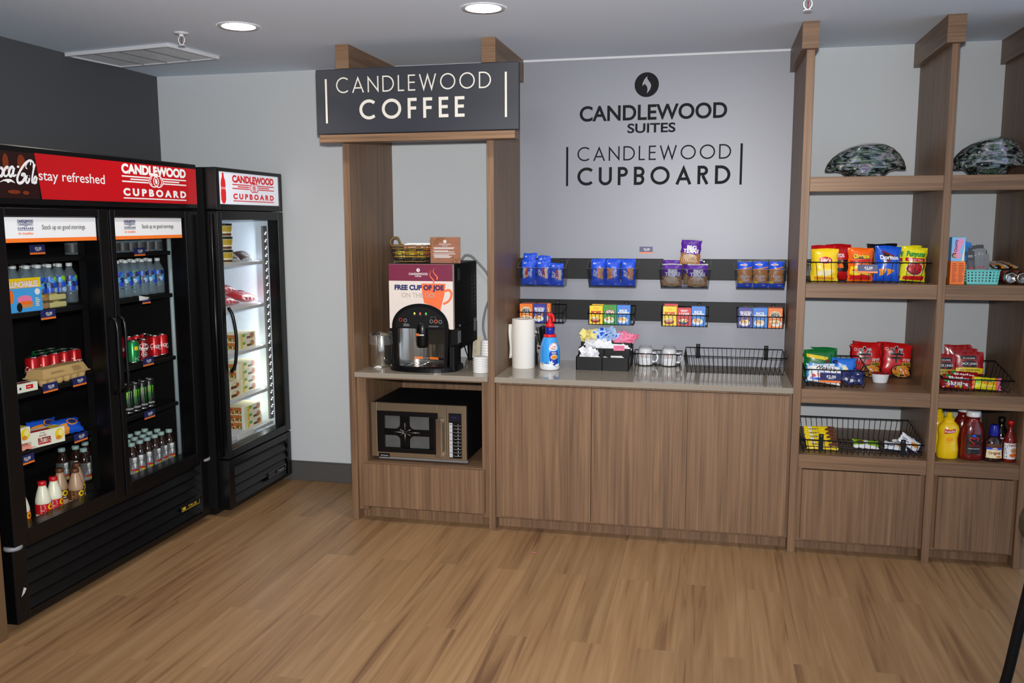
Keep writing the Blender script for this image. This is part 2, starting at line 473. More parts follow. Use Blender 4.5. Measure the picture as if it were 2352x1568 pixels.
def geo_letter(c, t):
    h = t / 2; lo, hi = h, 1 - h; r = .5 - h
    if c == 'C': return [(arc(.5, .5, r, 48, 312, 26), False)]
    if c == 'O': return [(arc(.5, .5, r, 0, 360, 32)[:-1], True)]
    if c == 'A': return [([(h * .8, 0), (.4, 1 - t * .9), (.8 - h * .8, 0)], False), ([(.2, .3), (.6, .3)], False)]
    if c == 'N': return [([(h, 0), (h, 1 - t), (.74 - h, t), (.74 - h, 1)], False)]
    if c == 'D': return [([(h, 0), (h, 1)], False), ([(h, lo)] + arc(.78 - .5, .5, r, -90, 90, 16) + [(h, hi)], False)]
    if c == 'L': return [([(h, 1), (h, lo), (.42, lo)], False)]
    if c == 'E': return [([(.48, hi), (h, hi), (h, lo), (.48, lo)], False), ([(h, .52), (.45, .52)], False)]
    if c == 'F': return [([(.46, hi), (h, hi), (h, 0)], False), ([(h, .5), (.43, .5)], False)]
    if c == 'W': return [([(h * .8, 1), (.3, t * .9), (.56, 1 - t * .9), (.82, t * .9), (1.12 - h * .8, 1)], False)]
    if c == 'U': return [([(h, 1)] + arc(.35, .35, .35 - h, 180, 360, 14) + [(.7 - h, 1)], False)]
    if c in 'PR':
        q = [([(h, 0), (h, 1)], False), ([(h, hi)] + arc(.54 - .27, .73, .27 - h, 90, -90, 12) + [(h, .46 + h)], False)]
        return q + ([([(.27, .46), (.58 - h, 0)], False)] if c == 'R' else [])
    if c == 'B': return [([(h, 0), (h, 1)], False), ([(h, hi)] + arc(.28, (hi + .51) / 2, (hi - .51) / 2, 90, -90, 12) + [(h, .51)], False), ([(h, .51)] + arc(.28, (lo + .51) / 2, .28 - h, 90, -90, 12, (.51 - lo) / 2) + [(h, lo)], False)]


# ------------------------------------------------------------------ things, parts, copies
def tag(o, label, cat, group=None, kind=None):
    o['label'] = label; o['category'] = cat
    if group: o['group'] = group
    if kind: o['kind'] = kind
    return o


def thing(name, label, cat, loc=(0, 0, 0), group=None):
    """An Empty at the thing's base; parts are given in world space."""
    o = bpy.data.objects.new(name, None); sc.collection.objects.link(o); o.location = loc; o.empty_display_size = .05
    o['_o'] = tuple(loc)
    return tag(o, label, cat, group)


def proto(name, label, cat, group=None):
    """A thing built round its own origin and moved or copied into place."""
    o = bpy.data.objects.new(name, None); sc.collection.objects.link(o); o.empty_display_size = .05; o['_u'] = 0
    return tag(o, label, cat, group)


def place(o, loc, rz=0., label=None, rx=0., ry=0., group=None, scale=None):
    """Puts a thing in place: the first call moves the thing itself, later calls copy it with its parts and sub-parts."""
    if o.get('_u', 0):
        src = o; o = src.copy(); sc.collection.objects.link(o)
        for ch in src.children:
            c = ch.copy(); sc.collection.objects.link(c); c.parent = o
            for g in ch.children:
                d = g.copy(); sc.collection.objects.link(d); d.parent = c
    else:
        o['_u'] = 1
    o.location = loc; o.rotation_euler = (rx, ry, rz)
    if scale: o.scale = (scale,) * 3 if not isinstance(scale, tuple) else scale
    if label: o['label'] = label
    if group: o['group'] = group
    return o


def struct(name, mb, label=None):
    o = mb.build(name); o['kind'] = 'structure'
    if label: o['label'] = label
    return o


ORD = ['first', 'second', 'third', 'fourth', 'fifth', 'sixth', 'seventh', 'eighth', 'ninth', 'tenth']


def pouch(mb, w, h, b, zone, art=None, seed=0, nu=14, nv=18, crimp=.10):
    """Pillow bag standing on z = 0, front to -y; zone(u, v) names the material; art(Art) prints the front."""
    rr = random.Random(seed); ph = [rr.uniform(0, 6.3) for _ in range(6)]

    def shape(u, v, sgn):
        pv = max(0., 1 - abs(2 * v - 1) ** 3.2); pu = max(0., 1 - abs(2 * u - 1) ** 3)
        k = (pv ** .75) * (pu ** .8)
        wr = .05 * math.sin(9 * u + ph[0]) * math.sin(5 * v + ph[1]) + .035 * math.sin(17 * v + 6 * u + ph[2])
        edge = max(0, abs(2 * v - 1) - .8) * 5
        x = (u - .5) * w * (1 - crimp * pv) + .002 * math.sin(20 * v + ph[3])
        y = sgn * b / 2 * k * (1 + wr) + edge * .004 * math.sin(26 * u + ph[4])
        z = h * (v + .012 * math.sin(6 * u + ph[5]) * (1 if v > .5 else 0) * edge)
        return Vector((x, y, z))
    mb.grid(lambda u, v: shape(u, v, -1), nu, nv, zone)
    mb.grid(lambda u, v: shape(1 - u, v, 1), nu, nv, lambda u, v: zone(1 - u, v))
    if art:
        def fn(x, y, l):
            p = shape(x / w + .5, y / h, -1)
            return p + Vector((0, -.0012 - l, 0))
        art(Art(mb, fn))


def pouch_thing(name, label, cat, loc, w, h, b, zone, art=None, seed=0, rz=0., rx=0., ry=0., group=None, crimp=.1):
    mb = MB(); pouch(mb, w, h, b, zone, art, seed, crimp=crimp)
    o = mb.build(name, origin=(0, 0, 0)); o.rotation_euler = (rx, ry, rz)
    q = o.rotation_euler.to_matrix(); low = min((q @ p.co).z for p in o.data.vertices)
    o.location = (loc[0], loc[1], loc[2] - low + .0005)                # its lowest point rests at the given height
    return tag(o, label, cat, group)


def tagcard(loc, label, rz=0., price='$2.00', w=.075, h=.036, group='price tags', rx=0.):
    """Navy price card with an orange foot, printed side to -y."""
    mb = MB(); mb.box(-w / 2, w / 2, 0, .0012, -h / 2, h / 2, 'navy')
    a = Art.plane(mb, (0, 0, 0)); a.rect(-w / 2, -h / 2, w / 2, -h / 2 + h * .2, 'tag orange', 1)
    a.text(price, w * .04, h * .12, h * .3, 'white', layer=2, bold=.02); a.lines(-w * .12, -h * .16, w * .2, -h * .02, 2, 'light grey')
    o = mb.build('price_tag', origin=(0, 0, 0)); o.location = loc; o.rotation_euler = (rx, 0, rz)
    return tag(o, label, 'price tag', group)


def diner_logo(a, cx, cy, w, h, m, layer=2, hole='white'):
    """CANDLEWOOD over rings and speed stripes over CUPBOARD."""
    n = 'CANDLEWOOD'
    a.text(n, cx, cy + h * .37, h * .26, m, w, layer, .055)
    a.text('C U P B O A R D', cx, cy - h * .3, h * .20, m, w * .98, layer, .055)
    a.rect(cx - w * .49, cy - h * .5, cx + w * .49, cy - h * .465, m, layer)
    for dy, x in ((.15, .5), (.075, .38), (0, .5)):
        a.rect(cx - w * x, cy + h * (dy - .025), cx - w * .1, cy + h * (dy + .015), m, layer)
        a.rect(cx + w * .1, cy + h * (dy - .025), cx + w * x, cy + h * (dy + .015), m, layer)
    for dx in (-.035, .035):
        a.ell(cx + dx * w, cy + h * .05, w * .085, h * .19, hole, layer + 1)
    for dx in (-.035, .035):
        a.stroke([(cx + dx * w + p[0] * w * .075, cy + h * .05 + p[1] * h * .17) for p in arc(0, 0, 1, 0, 345, 22)], h * .035, m, layer + 2, True)
        a.stroke([(cx + dx * w * 1.6 + p[0] * w * .03, cy + h * .05 + p[1] * h * .11) for p in arc(0, 0, 1, 100 if dx < 0 else -80, 260 if dx < 0 else 80, 8)], h * .03, m, layer + 2)
    a.ell(cx, cy + h * .05, w * .018, h * .09, m, layer + 2, 8, .3)


FLAME = [(.04, .70), (-.20, .42), (-.34, .10), (-.34, -.10), (-.18, .08), (.0, -.12), (.07, -.36), (.02, -.70), (.24, -.46), (.36, -.14), (.30, .12), (.12, .36), (.03, .54)]


def flame(a, cx, cy, r, disc, fl, layer=2):
    a.ell(cx, cy, r, r, disc, layer, 32); a.poly([(cx + p.x * r, cy + p.y * r) for p in smooth(FLAME[:4], 4) + smooth(FLAME[4:8], 4) + smooth(FLAME[8:], 4)], fl, layer + 1)

# ------------------------------------------------------------------ the room
m = MB(); m.box(-.1, 7, -6.6, .1, -.05, 0, 'floor planks'); struct('floor', m)
m = MB(); m.box(-.1, 7, -6.6, .1, H, H + .05, 'ceiling paint'); struct('ceiling', m)
m = MB(); m.box(-.1, 0, -6.6, .1, 0, H, 'dark wall'); struct('wall_left', m)
m = MB(); m.box(0, 7, 0, .1, 0, H, 'wall paint'); struct('wall_back', m)
m = MB(); m.box(0, 1.55, -.010, 0, 0, .125, 'base vinyl', .003); m.box(0, 1.55, -.012, 0, .125, .135, 'base vinyl', .003); struct('baseboard_back', m)
m = MB(); m.box(2.47, 4.0, -.02, -.008, H - .012, H, 'white metal'); m.box(1.66, 2.40, -.01, 0, H - .008, H, 'white metal'); struct('trim_1', m)

# added unseen wall behind the camera; window gaps shape daylight and steel reflections
mat('added wall', (150, 128, 100), .8)
m = MB(); zs_ = (.25, 2.35)
m.box(-.1, 7, -6.6, -6.5, 0, zs_[0], 'added wall'); m.box(-.1, 7, -6.6, -6.5, zs_[1], H, 'added wall')
for x0, x1 in ((-.1, .5), (1.3, 1.75), (2.75, 3.0), (4.0, 4.25), (5.25, 5.6), (6.6, 7)):
    m.box(x0, x1, -6.6, -6.5, *zs_, 'added wall')
struct('wall_front_added', m)

# the satin laminate panel between the counter's dividers
m = MB(); m.box(2.447, 4.021, -.010, 0, .86, H - .012, 'satin panel'); struct('wall_accent', m)

DY = -.68                                   # front of the dividers
PX = [(1.588, 1.625), (2.41, 2.447), (4.021, 4.061), (4.676, 4.711), (5.10, 5.137)]
CX = [(1.578, 1.654), (2.394, 2.470), (3.995, 4.073), (4.642, 4.722), (5.075, 5.155)]
DLAB = ['tall thin wooden divider panel left of the coffee machine', 'tall thin wooden divider panel between coffee nook and long counter',
        'tall thin wooden divider panel at the right end of the long counter', 'tall thin wooden divider panel between the two shelf bays',
        'tall wooden divider panel at the right edge of the photo, mostly cut off']
for i in range(5):
    t = thing('divider_panel', DLAB[i], 'divider panel', (sum(PX[i]) / 2, -.34, 0), 'wooden divider panels')
    m = MB(); m.box(PX[i][0], PX[i][1], DY, -.001, 0, 2.55, 'wood z', .0015); m.build('panel', t)
    m = MB(); m.box(CX[i][0], CX[i][1], -.7205, -.001, 2.546, H - .001, 'wood y'); m.box(CX[i][0], CX[i][1], -.722, -.7205, 2.546, H - .001, 'wood x'); m.build('header_beam', t)

# sign over the coffee nook and the ledge under it
t = thing('overhead_sign', 'charcoal sign board with cream lettering above the coffee machine nook', 'sign', (2.04, -.74, 2.196))
m = MB(); m.box(1.476, 2.602, -.76, -.724, 2.196, 2.538, 'charcoal sign', .004); m.build('board', t)
m = MB(); a = Art.plane(m, (0, -.7605, 0))
a.rect(1.530, 2.254, 1.541, 2.487, 'sign cream'); a.rect(2.529, 2.260, 2.540, 2.488, 'sign cream')
a.geo('CANDLEWOOD', 1.595, 2.456, 2.410, .083, .085, 'sign cream', .26)
a.geo('COFFEE', 1.725, 2.312, 2.268, .105, .155, 'sign cream', .32)
m.build('lettering', t)['label'] = 'cream capitals and two upright bars'
m = MB(); m.box(1.50, 2.586, -.78, -.683, 2.15, 2.1905, 'wood x', .0015); tag(m.build('ledge_board', origin=(2.04, -.73, 2.15)), 'slim wooden ledge board right under the charcoal sign', 'ledge')

# vinyl lettering on the satin panel
t = thing('wall_lettering', 'black round flame emblem and upper two-line name on the grey wall panel', 'wall sign', (3.23, -.0105, 2.24))
m = MB(); a = Art.plane(m, (0, -.0105, 0), step=.0003); flame(a, 3.2, 2.508, .07, 'ink dark', 'satin panel'); m.build('emblem', t)
m = MB(); a = Art.plane(m, (0, -.0105, 0), step=.0003)
a.text('CANDLEWOOD', 3.234, 2.355, .088, 'ink dark', .85, bold=.022); a.text('SUITES', 3.231, 2.264, .054, 'ink dark', .278, bold=.022)
m.build('lettering', t)
t = thing('wall_lettering', 'lower dark grey lettering between two upright bars on the grey wall panel', 'wall sign', (3.23, -.0105, 1.93))
m = MB(); a = Art.plane(m, (0, -.0105, 0), step=.0003)
a.geo('CANDLEWOOD', 2.797, 3.688, 2.078, .083, .10, 'ink dark', .25); a.geo('CUPBOARD', 2.797, 3.688, 1.935, .106, .16, 'ink dark', .3); m.build('lettering', t)
m = MB(); a = Art.plane(m, (0, -.0105, 0), step=.0003); a.rect(2.729, 1.933, 2.742, 2.163, 'ink dark'); m.build('bar', t)
m = MB(); a = Art.plane(m, (0, -.0105, 0), step=.0003); a.rect(3.739, 1.930, 3.752, 2.163, 'ink dark'); m.build('bar', t)

# black grooved rails
for z0, z1, lab in ((1.379, 1.502, 'upper black grooved rail board on the grey panel, holding clear bins'), (1.131, 1.251, 'lower black grooved rail board on the grey panel, holding wire baskets')):
    m = MB(); m.box(2.45, 4.018, -.03, -.011, z0, z1, 'black grain', .002)
    tag(m.build('wall_rail', origin=(3.23, -.02, z0)), lab, 'wall rail', 'wall rails')

# coffee nook: cabinet with open microwave bay and a drop front
t = thing('coffee_cabinet', 'wooden base cabinet under the coffee machine with open microwave bay', 'cabinet', (2.02, -.34, 0))
m = MB()
m.box(1.626, 1.68, -.66, -.02, .06, .845, 'wood z', .001); m.box(2.367, 2.409, -.66, -.02, .06, .845, 'wood z', .001)
m.box(1.68, 2.367, -.66, -.02, .835, .846, 'wood x'); m.box(1.68, 2.367, -.66, -.02, .328, .348, 'wood x'); m.box(1.68, 2.367, -.04, -.02, .348, .835, 'wood z')
m.box(1.68, 2.367, -.6, -.02, .06, .08, 'wood x')
m.build('carcass', t)
m = MB(); m.box(1.663, 2.386, -.69, -.662, .09, .342, 'wood z', .0015); m.build('drawer_front', t)
m = MB(); m.box(1.626, 2.409, -.60, -.585, 0, .0595, 'wood z'); m.build('toe_kick', t)
m = MB(); m.box(1.6255, 2.4085, -.692, -.001, .847, .875, 'quartz', .002); tag(m.build('countertop', origin=(2.02, -.34, .847)), 'short speckled grey-beige stone countertop under the coffee machine', 'countertop')

# long counter with three plain doors
t = thing('counter_cabinet', 'long wooden base cabinet with three plain doors under the stone counter', 'cabinet', (3.23, -.34, 0))
m = MB(); m.box(2.448, 4.020, -.66, -.012, .07, .843, 'wood z'); m.build('carcass', t)
for x0, x1 in ((2.4715, 2.983), (2.986, 3.4925), (3.4955, 4.004)):
    m = MB(); m.box(x0, x1, -.682, -.6605, .083, .832, 'wood z', .0015); m.build('door', t)
m = MB(); m.box(2.448, 4.020, -.60, -.585, 0, .0695, 'wood z'); m.build('toe_kick', t)
m = MB(); m.box(2.4475, 4.0205, -.692, -.0105, .845, .875, 'quartz', .002); tag(m.build('countertop', origin=(3.23, -.34, .845)), 'long speckled grey-beige stone countertop below the grey wall panel', 'countertop')

# two shelf bays
SHZ = [1.937, 1.41, .870, .527]
WHERE = [['shelf carrying the art glass bowl whose full outline shows', 'shelf carrying the wire basket of chip bags', 'shelf carrying noodle packs and a white tub', 'shelf carrying a long black wire basket just above a cupboard door'],
         ['shelf carrying the larger art glass bowl at right', 'shelf carrying the turquoise basket and soda cans', 'shelf carrying the jerky pouches', 'shelf carrying the sauce bottles']]
for b, (x0, x1) in enumerate(((PX[2][1], PX[3][0]), (PX[3][1], PX[4][0]))):
    for k, z in enumerate(SHZ):
        m = MB(); m.box(x0 + .0005, x1 - .0005, DY + .002, -.001, z - .072, z, 'wood x', .0015)
        tag(m.build('shelf', origin=((x0 + x1) / 2, -.34, z - .072)), 'thick wooden ' + WHERE[b][k], 'shelf', 'thick wooden shelves')
    t = thing('low_cabinet', 'low wooden cupboard under the ' + ('left shelf bay, beside the long counter' if b == 0 else 'right shelf bay at the edge of the photo'), 'cabinet', ((x0 + x1) / 2, -.34, 0), 'low shelf-bay cupboards')
    m = MB(); m.box(x0 + .0005, x1 - .0005, -.655, -.005, .06, .4545, 'wood z'); m.build('carcass', t)
    m = MB(); m.box(x0 + .022, x1 - .022, -.682, -.656, .075, .449, 'wood z', .0015); m.build('door', t)
    m = MB(); m.box(x0 + .0005, x1 - .0005, -.60, -.585, 0, .0595, 'wood z'); m.build('toe_kick', t)

# ceiling fittings
LL = ['glowing round recessed ceiling light nearest the air vent', 'glowing round recessed ceiling light above the coffee sign', 'round recessed ceiling light cut off by the top edge of the photo']
mat('lamp glow', (255, 246, 232), emit=30, var=0)
for i, (x, y) in enumerate(DOWN):
    t = thing('ceiling_light', LL[i], 'ceiling light', (x, y, H - .012), 'recessed ceiling lights')
    m = MB(); m.lathe([(.080, H - .003), (.098, H - .006), (.102, H - .0005)], 'white metal', 40, (x, y, 0), cap=False); m.build('trim_ring', t)
    m = MB(); m.lathe([(.0, H - .004), (.079, H - .004)], 'lamp glow', 40, (x, y, 0), cap=False); m.build('lens', t)
t = thing('air_vent', 'white rectangular louvred air vent on the ceiling above the drinks coolers', 'air vent', (.40, -.72, H))
m = MB(Matrix.Translation((.405, -.725, H)) @ Matrix.Rotation(R(-9), 4, 'Z'))
for x0, x1, y0, y1 in ((-.37, .37, -.205, -.185), (-.37, .37, .185, .205), (-.37, -.35, -.185, .185), (.35, .37, -.185, .185)):
    m.box(x0, x1, y0, y1, -.022, -.001, 'white metal', .002)
m.build('frame', t)
m = MB(m.T); m.box(-.35, .35, -.185, .185, -.006, -.001, 'grey'); m.build('backing', t)
m = MB(m.T)
for k in range(26):
    y = -.18 + k * .0144
    m.box(-.35, .35, y, y + .010, -.016, -.0065, 'white metal')
for k in range(1, 4):
    m.box(-.352 + k * .175, -.344 + k * .175, -.185, .185, -.020, -.0065, 'grey')
m.build('louvres', t)
for x, y, lab in ((.948, -1.185, 'white ceiling sprinkler head between the air vent and a ceiling light'), (3.969, -1.235, 'ceiling sprinkler head cut off by the top edge of the photo')):
    t = thing('sprinkler_head', lab, 'sprinkler', (x, y, H - .07), 'ceiling sprinklers')
    m = MB(); m.lathe([(.0, H - .008), (.036, H - .007), (.040, H - .001)], 'white metal', 24, (x, y, 0)); m.build('escutcheon', t)
    m = MB(); m.lathe([(.012, H - .02), (.012, H - .008)], 'white metal', 12, (x, y, 0))
    for sg in (-1, 1):
        m.tube([(x + sg * p, y, H - q) for p, q in ((.010, .018), (.017, .030), (.016, .045), (.006, .058))], 0.003, 'white metal')
    m.lathe([(.018, H - .064), (.018, H - .061), (.004, H - .056)], 'white metal', 14, (x, y, 0)); m.build('frame', t)
    m = MB(); m.lathe([(.0022, H - .052), (.0022, H - .026)], 'deep red', 8, (x, y, 0)); m.build('bulb', t)['label'] = 'small red glass bulb'

# ------------------------------------------------------------------ the two glass-door coolers
mat('liner white', (214, 224, 236), .5); mat('lit sign', (222, 226, 234), .4, emit=.42, var=0); mat('lit red', (214, 30, 36), .4, emit=.25, var=0)
mat('cola red', (178, 12, 22), .3, emit=.10, var=0); mat('cola dark', (34, 10, 8), .3, emit=.05, var=0); mat('cola glow', (110, 42, 14), .3, emit=.1, var=0)
mat('sticker white', (236, 238, 240), .4, var=0); mat('led', (250, 252, 255), emit=6, var=0); mat('tube grey', (150, 165, 172), .4); mat('badge gold', (200, 170, 40), .4)
XD, ZD = (0, 1, 0), (0, 0, 1)

F1 = .79
t = thing('drinks_cooler', 'wide black two-door glass cooler with a red header sign on the left wall', 'cooler', (.42, -1.605, 0))
m = MB()
m.box(.045, .072, -2.345, -.862, .03, 2.035, 'black matte'); m.box(.072, .70, -2.345, -2.295, .03, 2.035, 'black matte', .004); m.box(.072, .70, -.912, -.862, .03, 2.035, 'black matte', .004)
m.box(.072, .70, -2.295, -.912, 1.79, 2.034, 'black matte'); m.box(.072, .70, -2.295, -.912, .05, .383, 'black matte'); m.box(.62, .70, -1.632, -1.598, .383, 1.79, 'black matte')
m.box(.06, .66, -2.31, -.9, 0, .03, 'black'); m.build('cabinet', t)
m = MB(); m.box(.70, F1, -2.35, -.857, 1.795, 2.04, 'black gloss', .006); h1 = m.build('header', t)
m = MB(); a = Art.plane(m, (F1 + .0003, 0, 0), XD, ZD)
a.rect(-2.340, 1.822, -2.058, 2.012, 'cola dark', 1); a.poly([(-2.046, 1.822), (-.866, 1.822), (-.866, 2.014), (-2.073, 2.014)], 'cola red', 2)
for y, z, r1, r2 in ((-2.235, 1.965, .016, .036), (-2.15, 1.970, .022, .032), (-2.20, 1.848, .035, .008), (-2.135, 1.846, .018, .008), (-2.31, 1.97, .012, .03)):
    a.ell(y, z, r1, r2, 'cola glow', 2)


def hp(x, y):
    p = at(x / 4.9, 320 + y / 4.9, 'x', F1); return (p.y, p.z)


a.text('stay refreshed', hp(820, 420)[0], hp(820, 424)[1], .044, 'white', hp(1190, 440)[0] - hp(450, 410)[0], 3, .006)
diner_logo(a, (hp(1370, 480)[0] + hp(2090, 480)[0]) / 2, hp(1730, 492)[1], hp(2090, 480)[0] - hp(1370, 480)[0], .168, 'white', 3, 'cola red')
# flowing script, partly cut off at the left and by the red panel, drawn with ribbons


def scr(pts, w0=.012, w1=None):
    a.stroke([tuple(q) for q in smooth([hp(*p) for p in pts])], w0, 'white', 4, t1=w0 if w1 is None else w1)


scr([(-4, 318), (18, 330), (26, 365), (14, 405), (-6, 416)], .012)                                                                   # o
scr([(88, 322), (72, 312), (50, 330), (36, 370), (44, 408), (66, 412), (86, 392)], .013, .007)                                   # c
scr([(146, 322), (128, 310), (106, 330), (94, 372), (102, 408), (120, 410), (138, 380), (148, 326)], .012); scr([(150, 316), (142, 370), (142, 406), (154, 412), (176, 396)], .013, .006)     # a
a.ell(*hp(196, 308), .007, .005, 'white', 4)
scr([(300, 330), (284, 318), (290, 280), (318, 246), (338, 250), (334, 290)], .005, .006)
scr([(366, 318), (372, 276), (350, 244), (318, 240), (272, 276), (222, 350), (190, 424), (192, 476), (216, 492), (250, 474), (276, 424), (268, 394), (246, 396), (242, 416)], .008, .015)    # C
scr([(318, 420), (300, 418), (286, 446), (288, 480), (304, 488), (320, 462), (322, 430), (312, 418), (330, 424)], .010)               # o
scr([(384, 278), (372, 330), (358, 410), (352, 470), (358, 490), (372, 478)], .011, .006)   # l
scr([(404, 428), (392, 420), (376, 446), (374, 482), (386, 492), (400, 470), (408, 430)], .010); scr([(408, 424), (400, 476), (408, 494)], .010, .006)          # a
a.poly([hp(*p) for p in ((-6, 474), (30, 452), (70, 444), (112, 446), (140, 464), (166, 494), (136, 482), (112, 476), (84, 492), (60, 472), (30, 468), (-6, 482))], 'white', 4)
m.build('header_sign', h1)['label'] = 'red and dark brown printed sign panel'
for lr, y0, y1, g0, g1, hy in (('left', -2.345, -1.622, -2.262, -1.690, -1.650), ('right', -1.610, -.866, -1.575, -.985, -1.592)):
    m = MB()
    for q in ((y0, g0, .375, 1.785), (g1, y1, .375, 1.785), (g0, g1, .375, .432), (g0, g1, 1.748, 1.785)):
        m.box(.702, F1, q[0], q[1], q[2], q[3], 'black gloss', .004)
    m.box(.712, .718, g0 - .004, g0 + .006, .432, 1.748, 'grey'); d = m.build('door', t)
    m = MB(); m.box(.770, .774, g0, g1, .432, 1.748, 'door glass'); m.build('glass_pane', d)
    m = MB(); e0, e1 = (-2.26, -1.695) if lr == 'left' else (-1.571, -1.003)
    m.box(.7745, .7755, e0, e1, 1.640, 1.745, 'sticker white'); a = Art.plane(m, (.7757, 0, 0), XD, ZD)
    a.rect(e0, 1.640, e1, 1.657, 'tag orange')
    c = e0 + .22 * (e1 - e0); diner_logo(a, c, 1.712, .09, .045, 'navy', 2, 'sticker white'); a.text('for breakfast', c, 1.678, .010, 'orange', .085, bold=.02, shear=.2)
    a.text('Stock up on good mornings.', e0 + .63 * (e1 - e0), 1.704, .021, 'dark grey', .275, bold=.005)
    m.build('door_banner', d)['label'] = 'white banner with an orange lower edge'
    m = MB(); m.tube(smooth([(F1, hy, .90), (F1 + .03, hy, .93), (F1 + .032, hy, 1.1), (F1 + .03, hy, 1.24), (F1, hy, 1.27)], 3), .008, 'black gloss', 8); m.build('handle', d)
m = MB()
m.box(.70, .778, -2.345, -2.27, .035, .372, 'black gloss', .006); m.box(.70, .778, -.935, -.866, .035, .372, 'black gloss', .006); m.box(.70, .775, -2.27, -.935, .035, .07, 'black gloss', .004); m.box(.70, .775, -2.27, -.935, .35, .372, 'black gloss', .004)
for k in range(5):
    z = .075 + k * .056
    m.add([(.774, -2.27, z), (.774, -.935, z), (.735, -.935, z + .058), (.735, -2.27, z + .058), (.75, -2.27, z - .004), (.75, -.935, z - .004), (.70, -.935, z + .05), (.70, -2.27, z + .05)],
          [(0, 1, 2, 3), (4, 7, 6, 5), (0, 4, 5, 1), (3, 2, 6, 7), (0, 3, 7, 4), (1, 5, 6, 2)], 'black gloss')
m.box(.70, .702, -2.345, -.866, .035, .372, 'black'); g = m.build('grille', t)
m = MB(); m.box(.774, .777, -1.145, -.965, .133, .165, 'black'); a = Art.plane(m, (.7772, 0, 0), XD, ZD)
a.stroke([(-1.14, .160), (-1.14, .137), (-.97, .137), (-.97, .160)], .003, 'badge gold'); a.rect(-1.132, .142, -1.105, .158, 'badge gold'); a.text('TRUE', -1.04, .150, .015, 'badge gold', .085, bold=.01); m.build('badge', g)['label'] = 'gold lettered nameplate'
for y in (-2.32, -.875):
    m = MB(); m.lathe([(.0, .357), (.034, .358), (.038, .366), (.034, .376)], 'grey', 16, (.758, y, 0)); m.build('hinge_cap', t)['label'] = 'scuffed silver hinge cap'
m = MB(); m.prism([(-2.318, .150), (-2.302, .185), (-2.288, .176), (-2.30, .160)], .001, 'light grey', Matrix(((0, 1, 0, .7795), (1, 0, 0, 0), (0, 0, 1, 0), (0, 0, 0, 1)))); m.build('torn_sticker', t)
for y0, y1 in ((-2.292, -1.634), (-1.596, -.915)):
    for z in (1.568, 1.335, .985, .725):
        m = MB(); m.box(.665, .682, y0, y1, z - .022, z, 'black matte', .002); m.box(.09, .665, y0, y0 + .008, z - .012, z, 'black matte'); m.box(.09, .665, y1 - .008, y1, z - .012, z, 'black matte'); m.box(.09, .1, y0, y1, z - .012, z, 'black matte')
        for q in range(22):
            x = .11 + q * .025
            m.box(x, x + .004, y0, y1, z - .005, z, 'black matte')
        m.build('shelf', t)
m = MB(); m.cyl((.672, -.972, .40), (.672, -.972, 1.70), .012, 'tube grey', 10); m.box(.655, .69, -.985, -.958, .385, .40, 'tube grey'); m.build('light_tube', t)['label'] = 'pale unlit light tube'

F2 = .882
t = thing('freezer', 'narrow black one-door glass freezer with white lit interior in the corner', 'freezer', (.5, -.42, 0))
m = MB()
for q in ((.10, .13, -.812, -.03, .05, 2.03, 'black matte'), (.13, .80, -.812, -.785, .05, 2.03, 'black matte'), (.13, .80, -.058, -.03, .05, 2.03, 'black matte'), (.13, .80, -.785, -.058, 1.775, 2.03, 'black matte'), (.13, .80, -.785, -.058, .05, .355, 'black matte'), (.12, .76, -.78, -.06, 0, .05, 'black')):
    m.box(*q)
m.build('cabinet', t)
m = MB()
for q in ((.131, .14, -.784, -.059, .356, 1.774), (.14, .79, -.784, -.776, .356, 1.774), (.14, .79, -.067, -.059, .356, 1.774), (.14, .79, -.776, -.067, 1.765, 1.774), (.14, .79, -.776, -.067, .356, .365)):
    m.box(*q, 'liner white')
for z in range(30):
    m.box(.30, .306, -.0685, -.067, .5 + z * .042, .512 + z * .042, 'grey')
m.build('liner', t)['label'] = 'white lit inner liner'
m = MB()
for q in ((-.812, -.776, 1.792, 2.03), (-.067, -.03, 1.792, 2.03), (-.776, -.067, 1.792, 1.826), (-.776, -.067, 2.008, 2.03)):
    m.box(.80, F2, *q, 'black gloss', .004)
hd = m.build('header', t)
m = MB(); m.box(.80, F2 - .008, -.776, -.067, 1.826, 2.008, 'lit sign'); a = Art.plane(m, (F2 - .0078, 0, 0), XD, ZD)
diner_logo(a, -.378, 1.919, .50, .150, 'lit red', 2, 'lit sign')
bt = [(.012, 0), (.026, .02), (.028, .06), (.022, .085), (.026, .105), (.022, .13), (.011, .15), (.009, .172)]
a.poly([(-.728 + x, 1.83 + z) for x, z in bt] + [(-.728 - x, 1.83 + z) for x, z in bt[::-1]], 'lit red', 2)
a.text('Cola', -.728, 1.917, .012, 'lit sign', .034, 3, .01, .3); m.build('lit_sign', hd)['label'] = 'lit white sign panel with red print'
m = MB()
for q in ((-.812, -.768, .352, 1.788), (-.095, -.03, .352, 1.788), (-.768, -.095, .352, .400), (-.768, -.095, 1.735, 1.788)):
    m.box(.805, F2, *q, 'black gloss', .004)
m.box(.802, .806, -.772, -.764, .4, 1.735, 'grey'); m.cyl((.845, -.822, .37), (.845, -.822, 1.77), .009, 'black gloss', 8); d = m.build('door', t)
m = MB(); m.box(.862, .866, -.768, -.095, .400, 1.735, 'door glass'); m.build('glass_pane', d)
m = MB(); m.tube(smooth([(F2, -.742, 1.235), (F2 + .024, -.742, 1.19), (F2 + .038, -.738, 1.09), (F2 + .038, -.738, 1.0), (F2 + .026, -.742, .90), (F2, -.742, .86)]), .010, 'black gloss', 8); m.build('handle', d)
m = MB(); m.box(.775, .79, -.125, -.080, .44, 1.70, 'grey')
for k in range(26):
    m.box(.790, .793, -.110, -.102, .47 + k * .047, .477 + k * .047, 'led'); m.box(.790, .793, -.098, -.092, .482 + k * .047, .487 + k * .047, 'led')
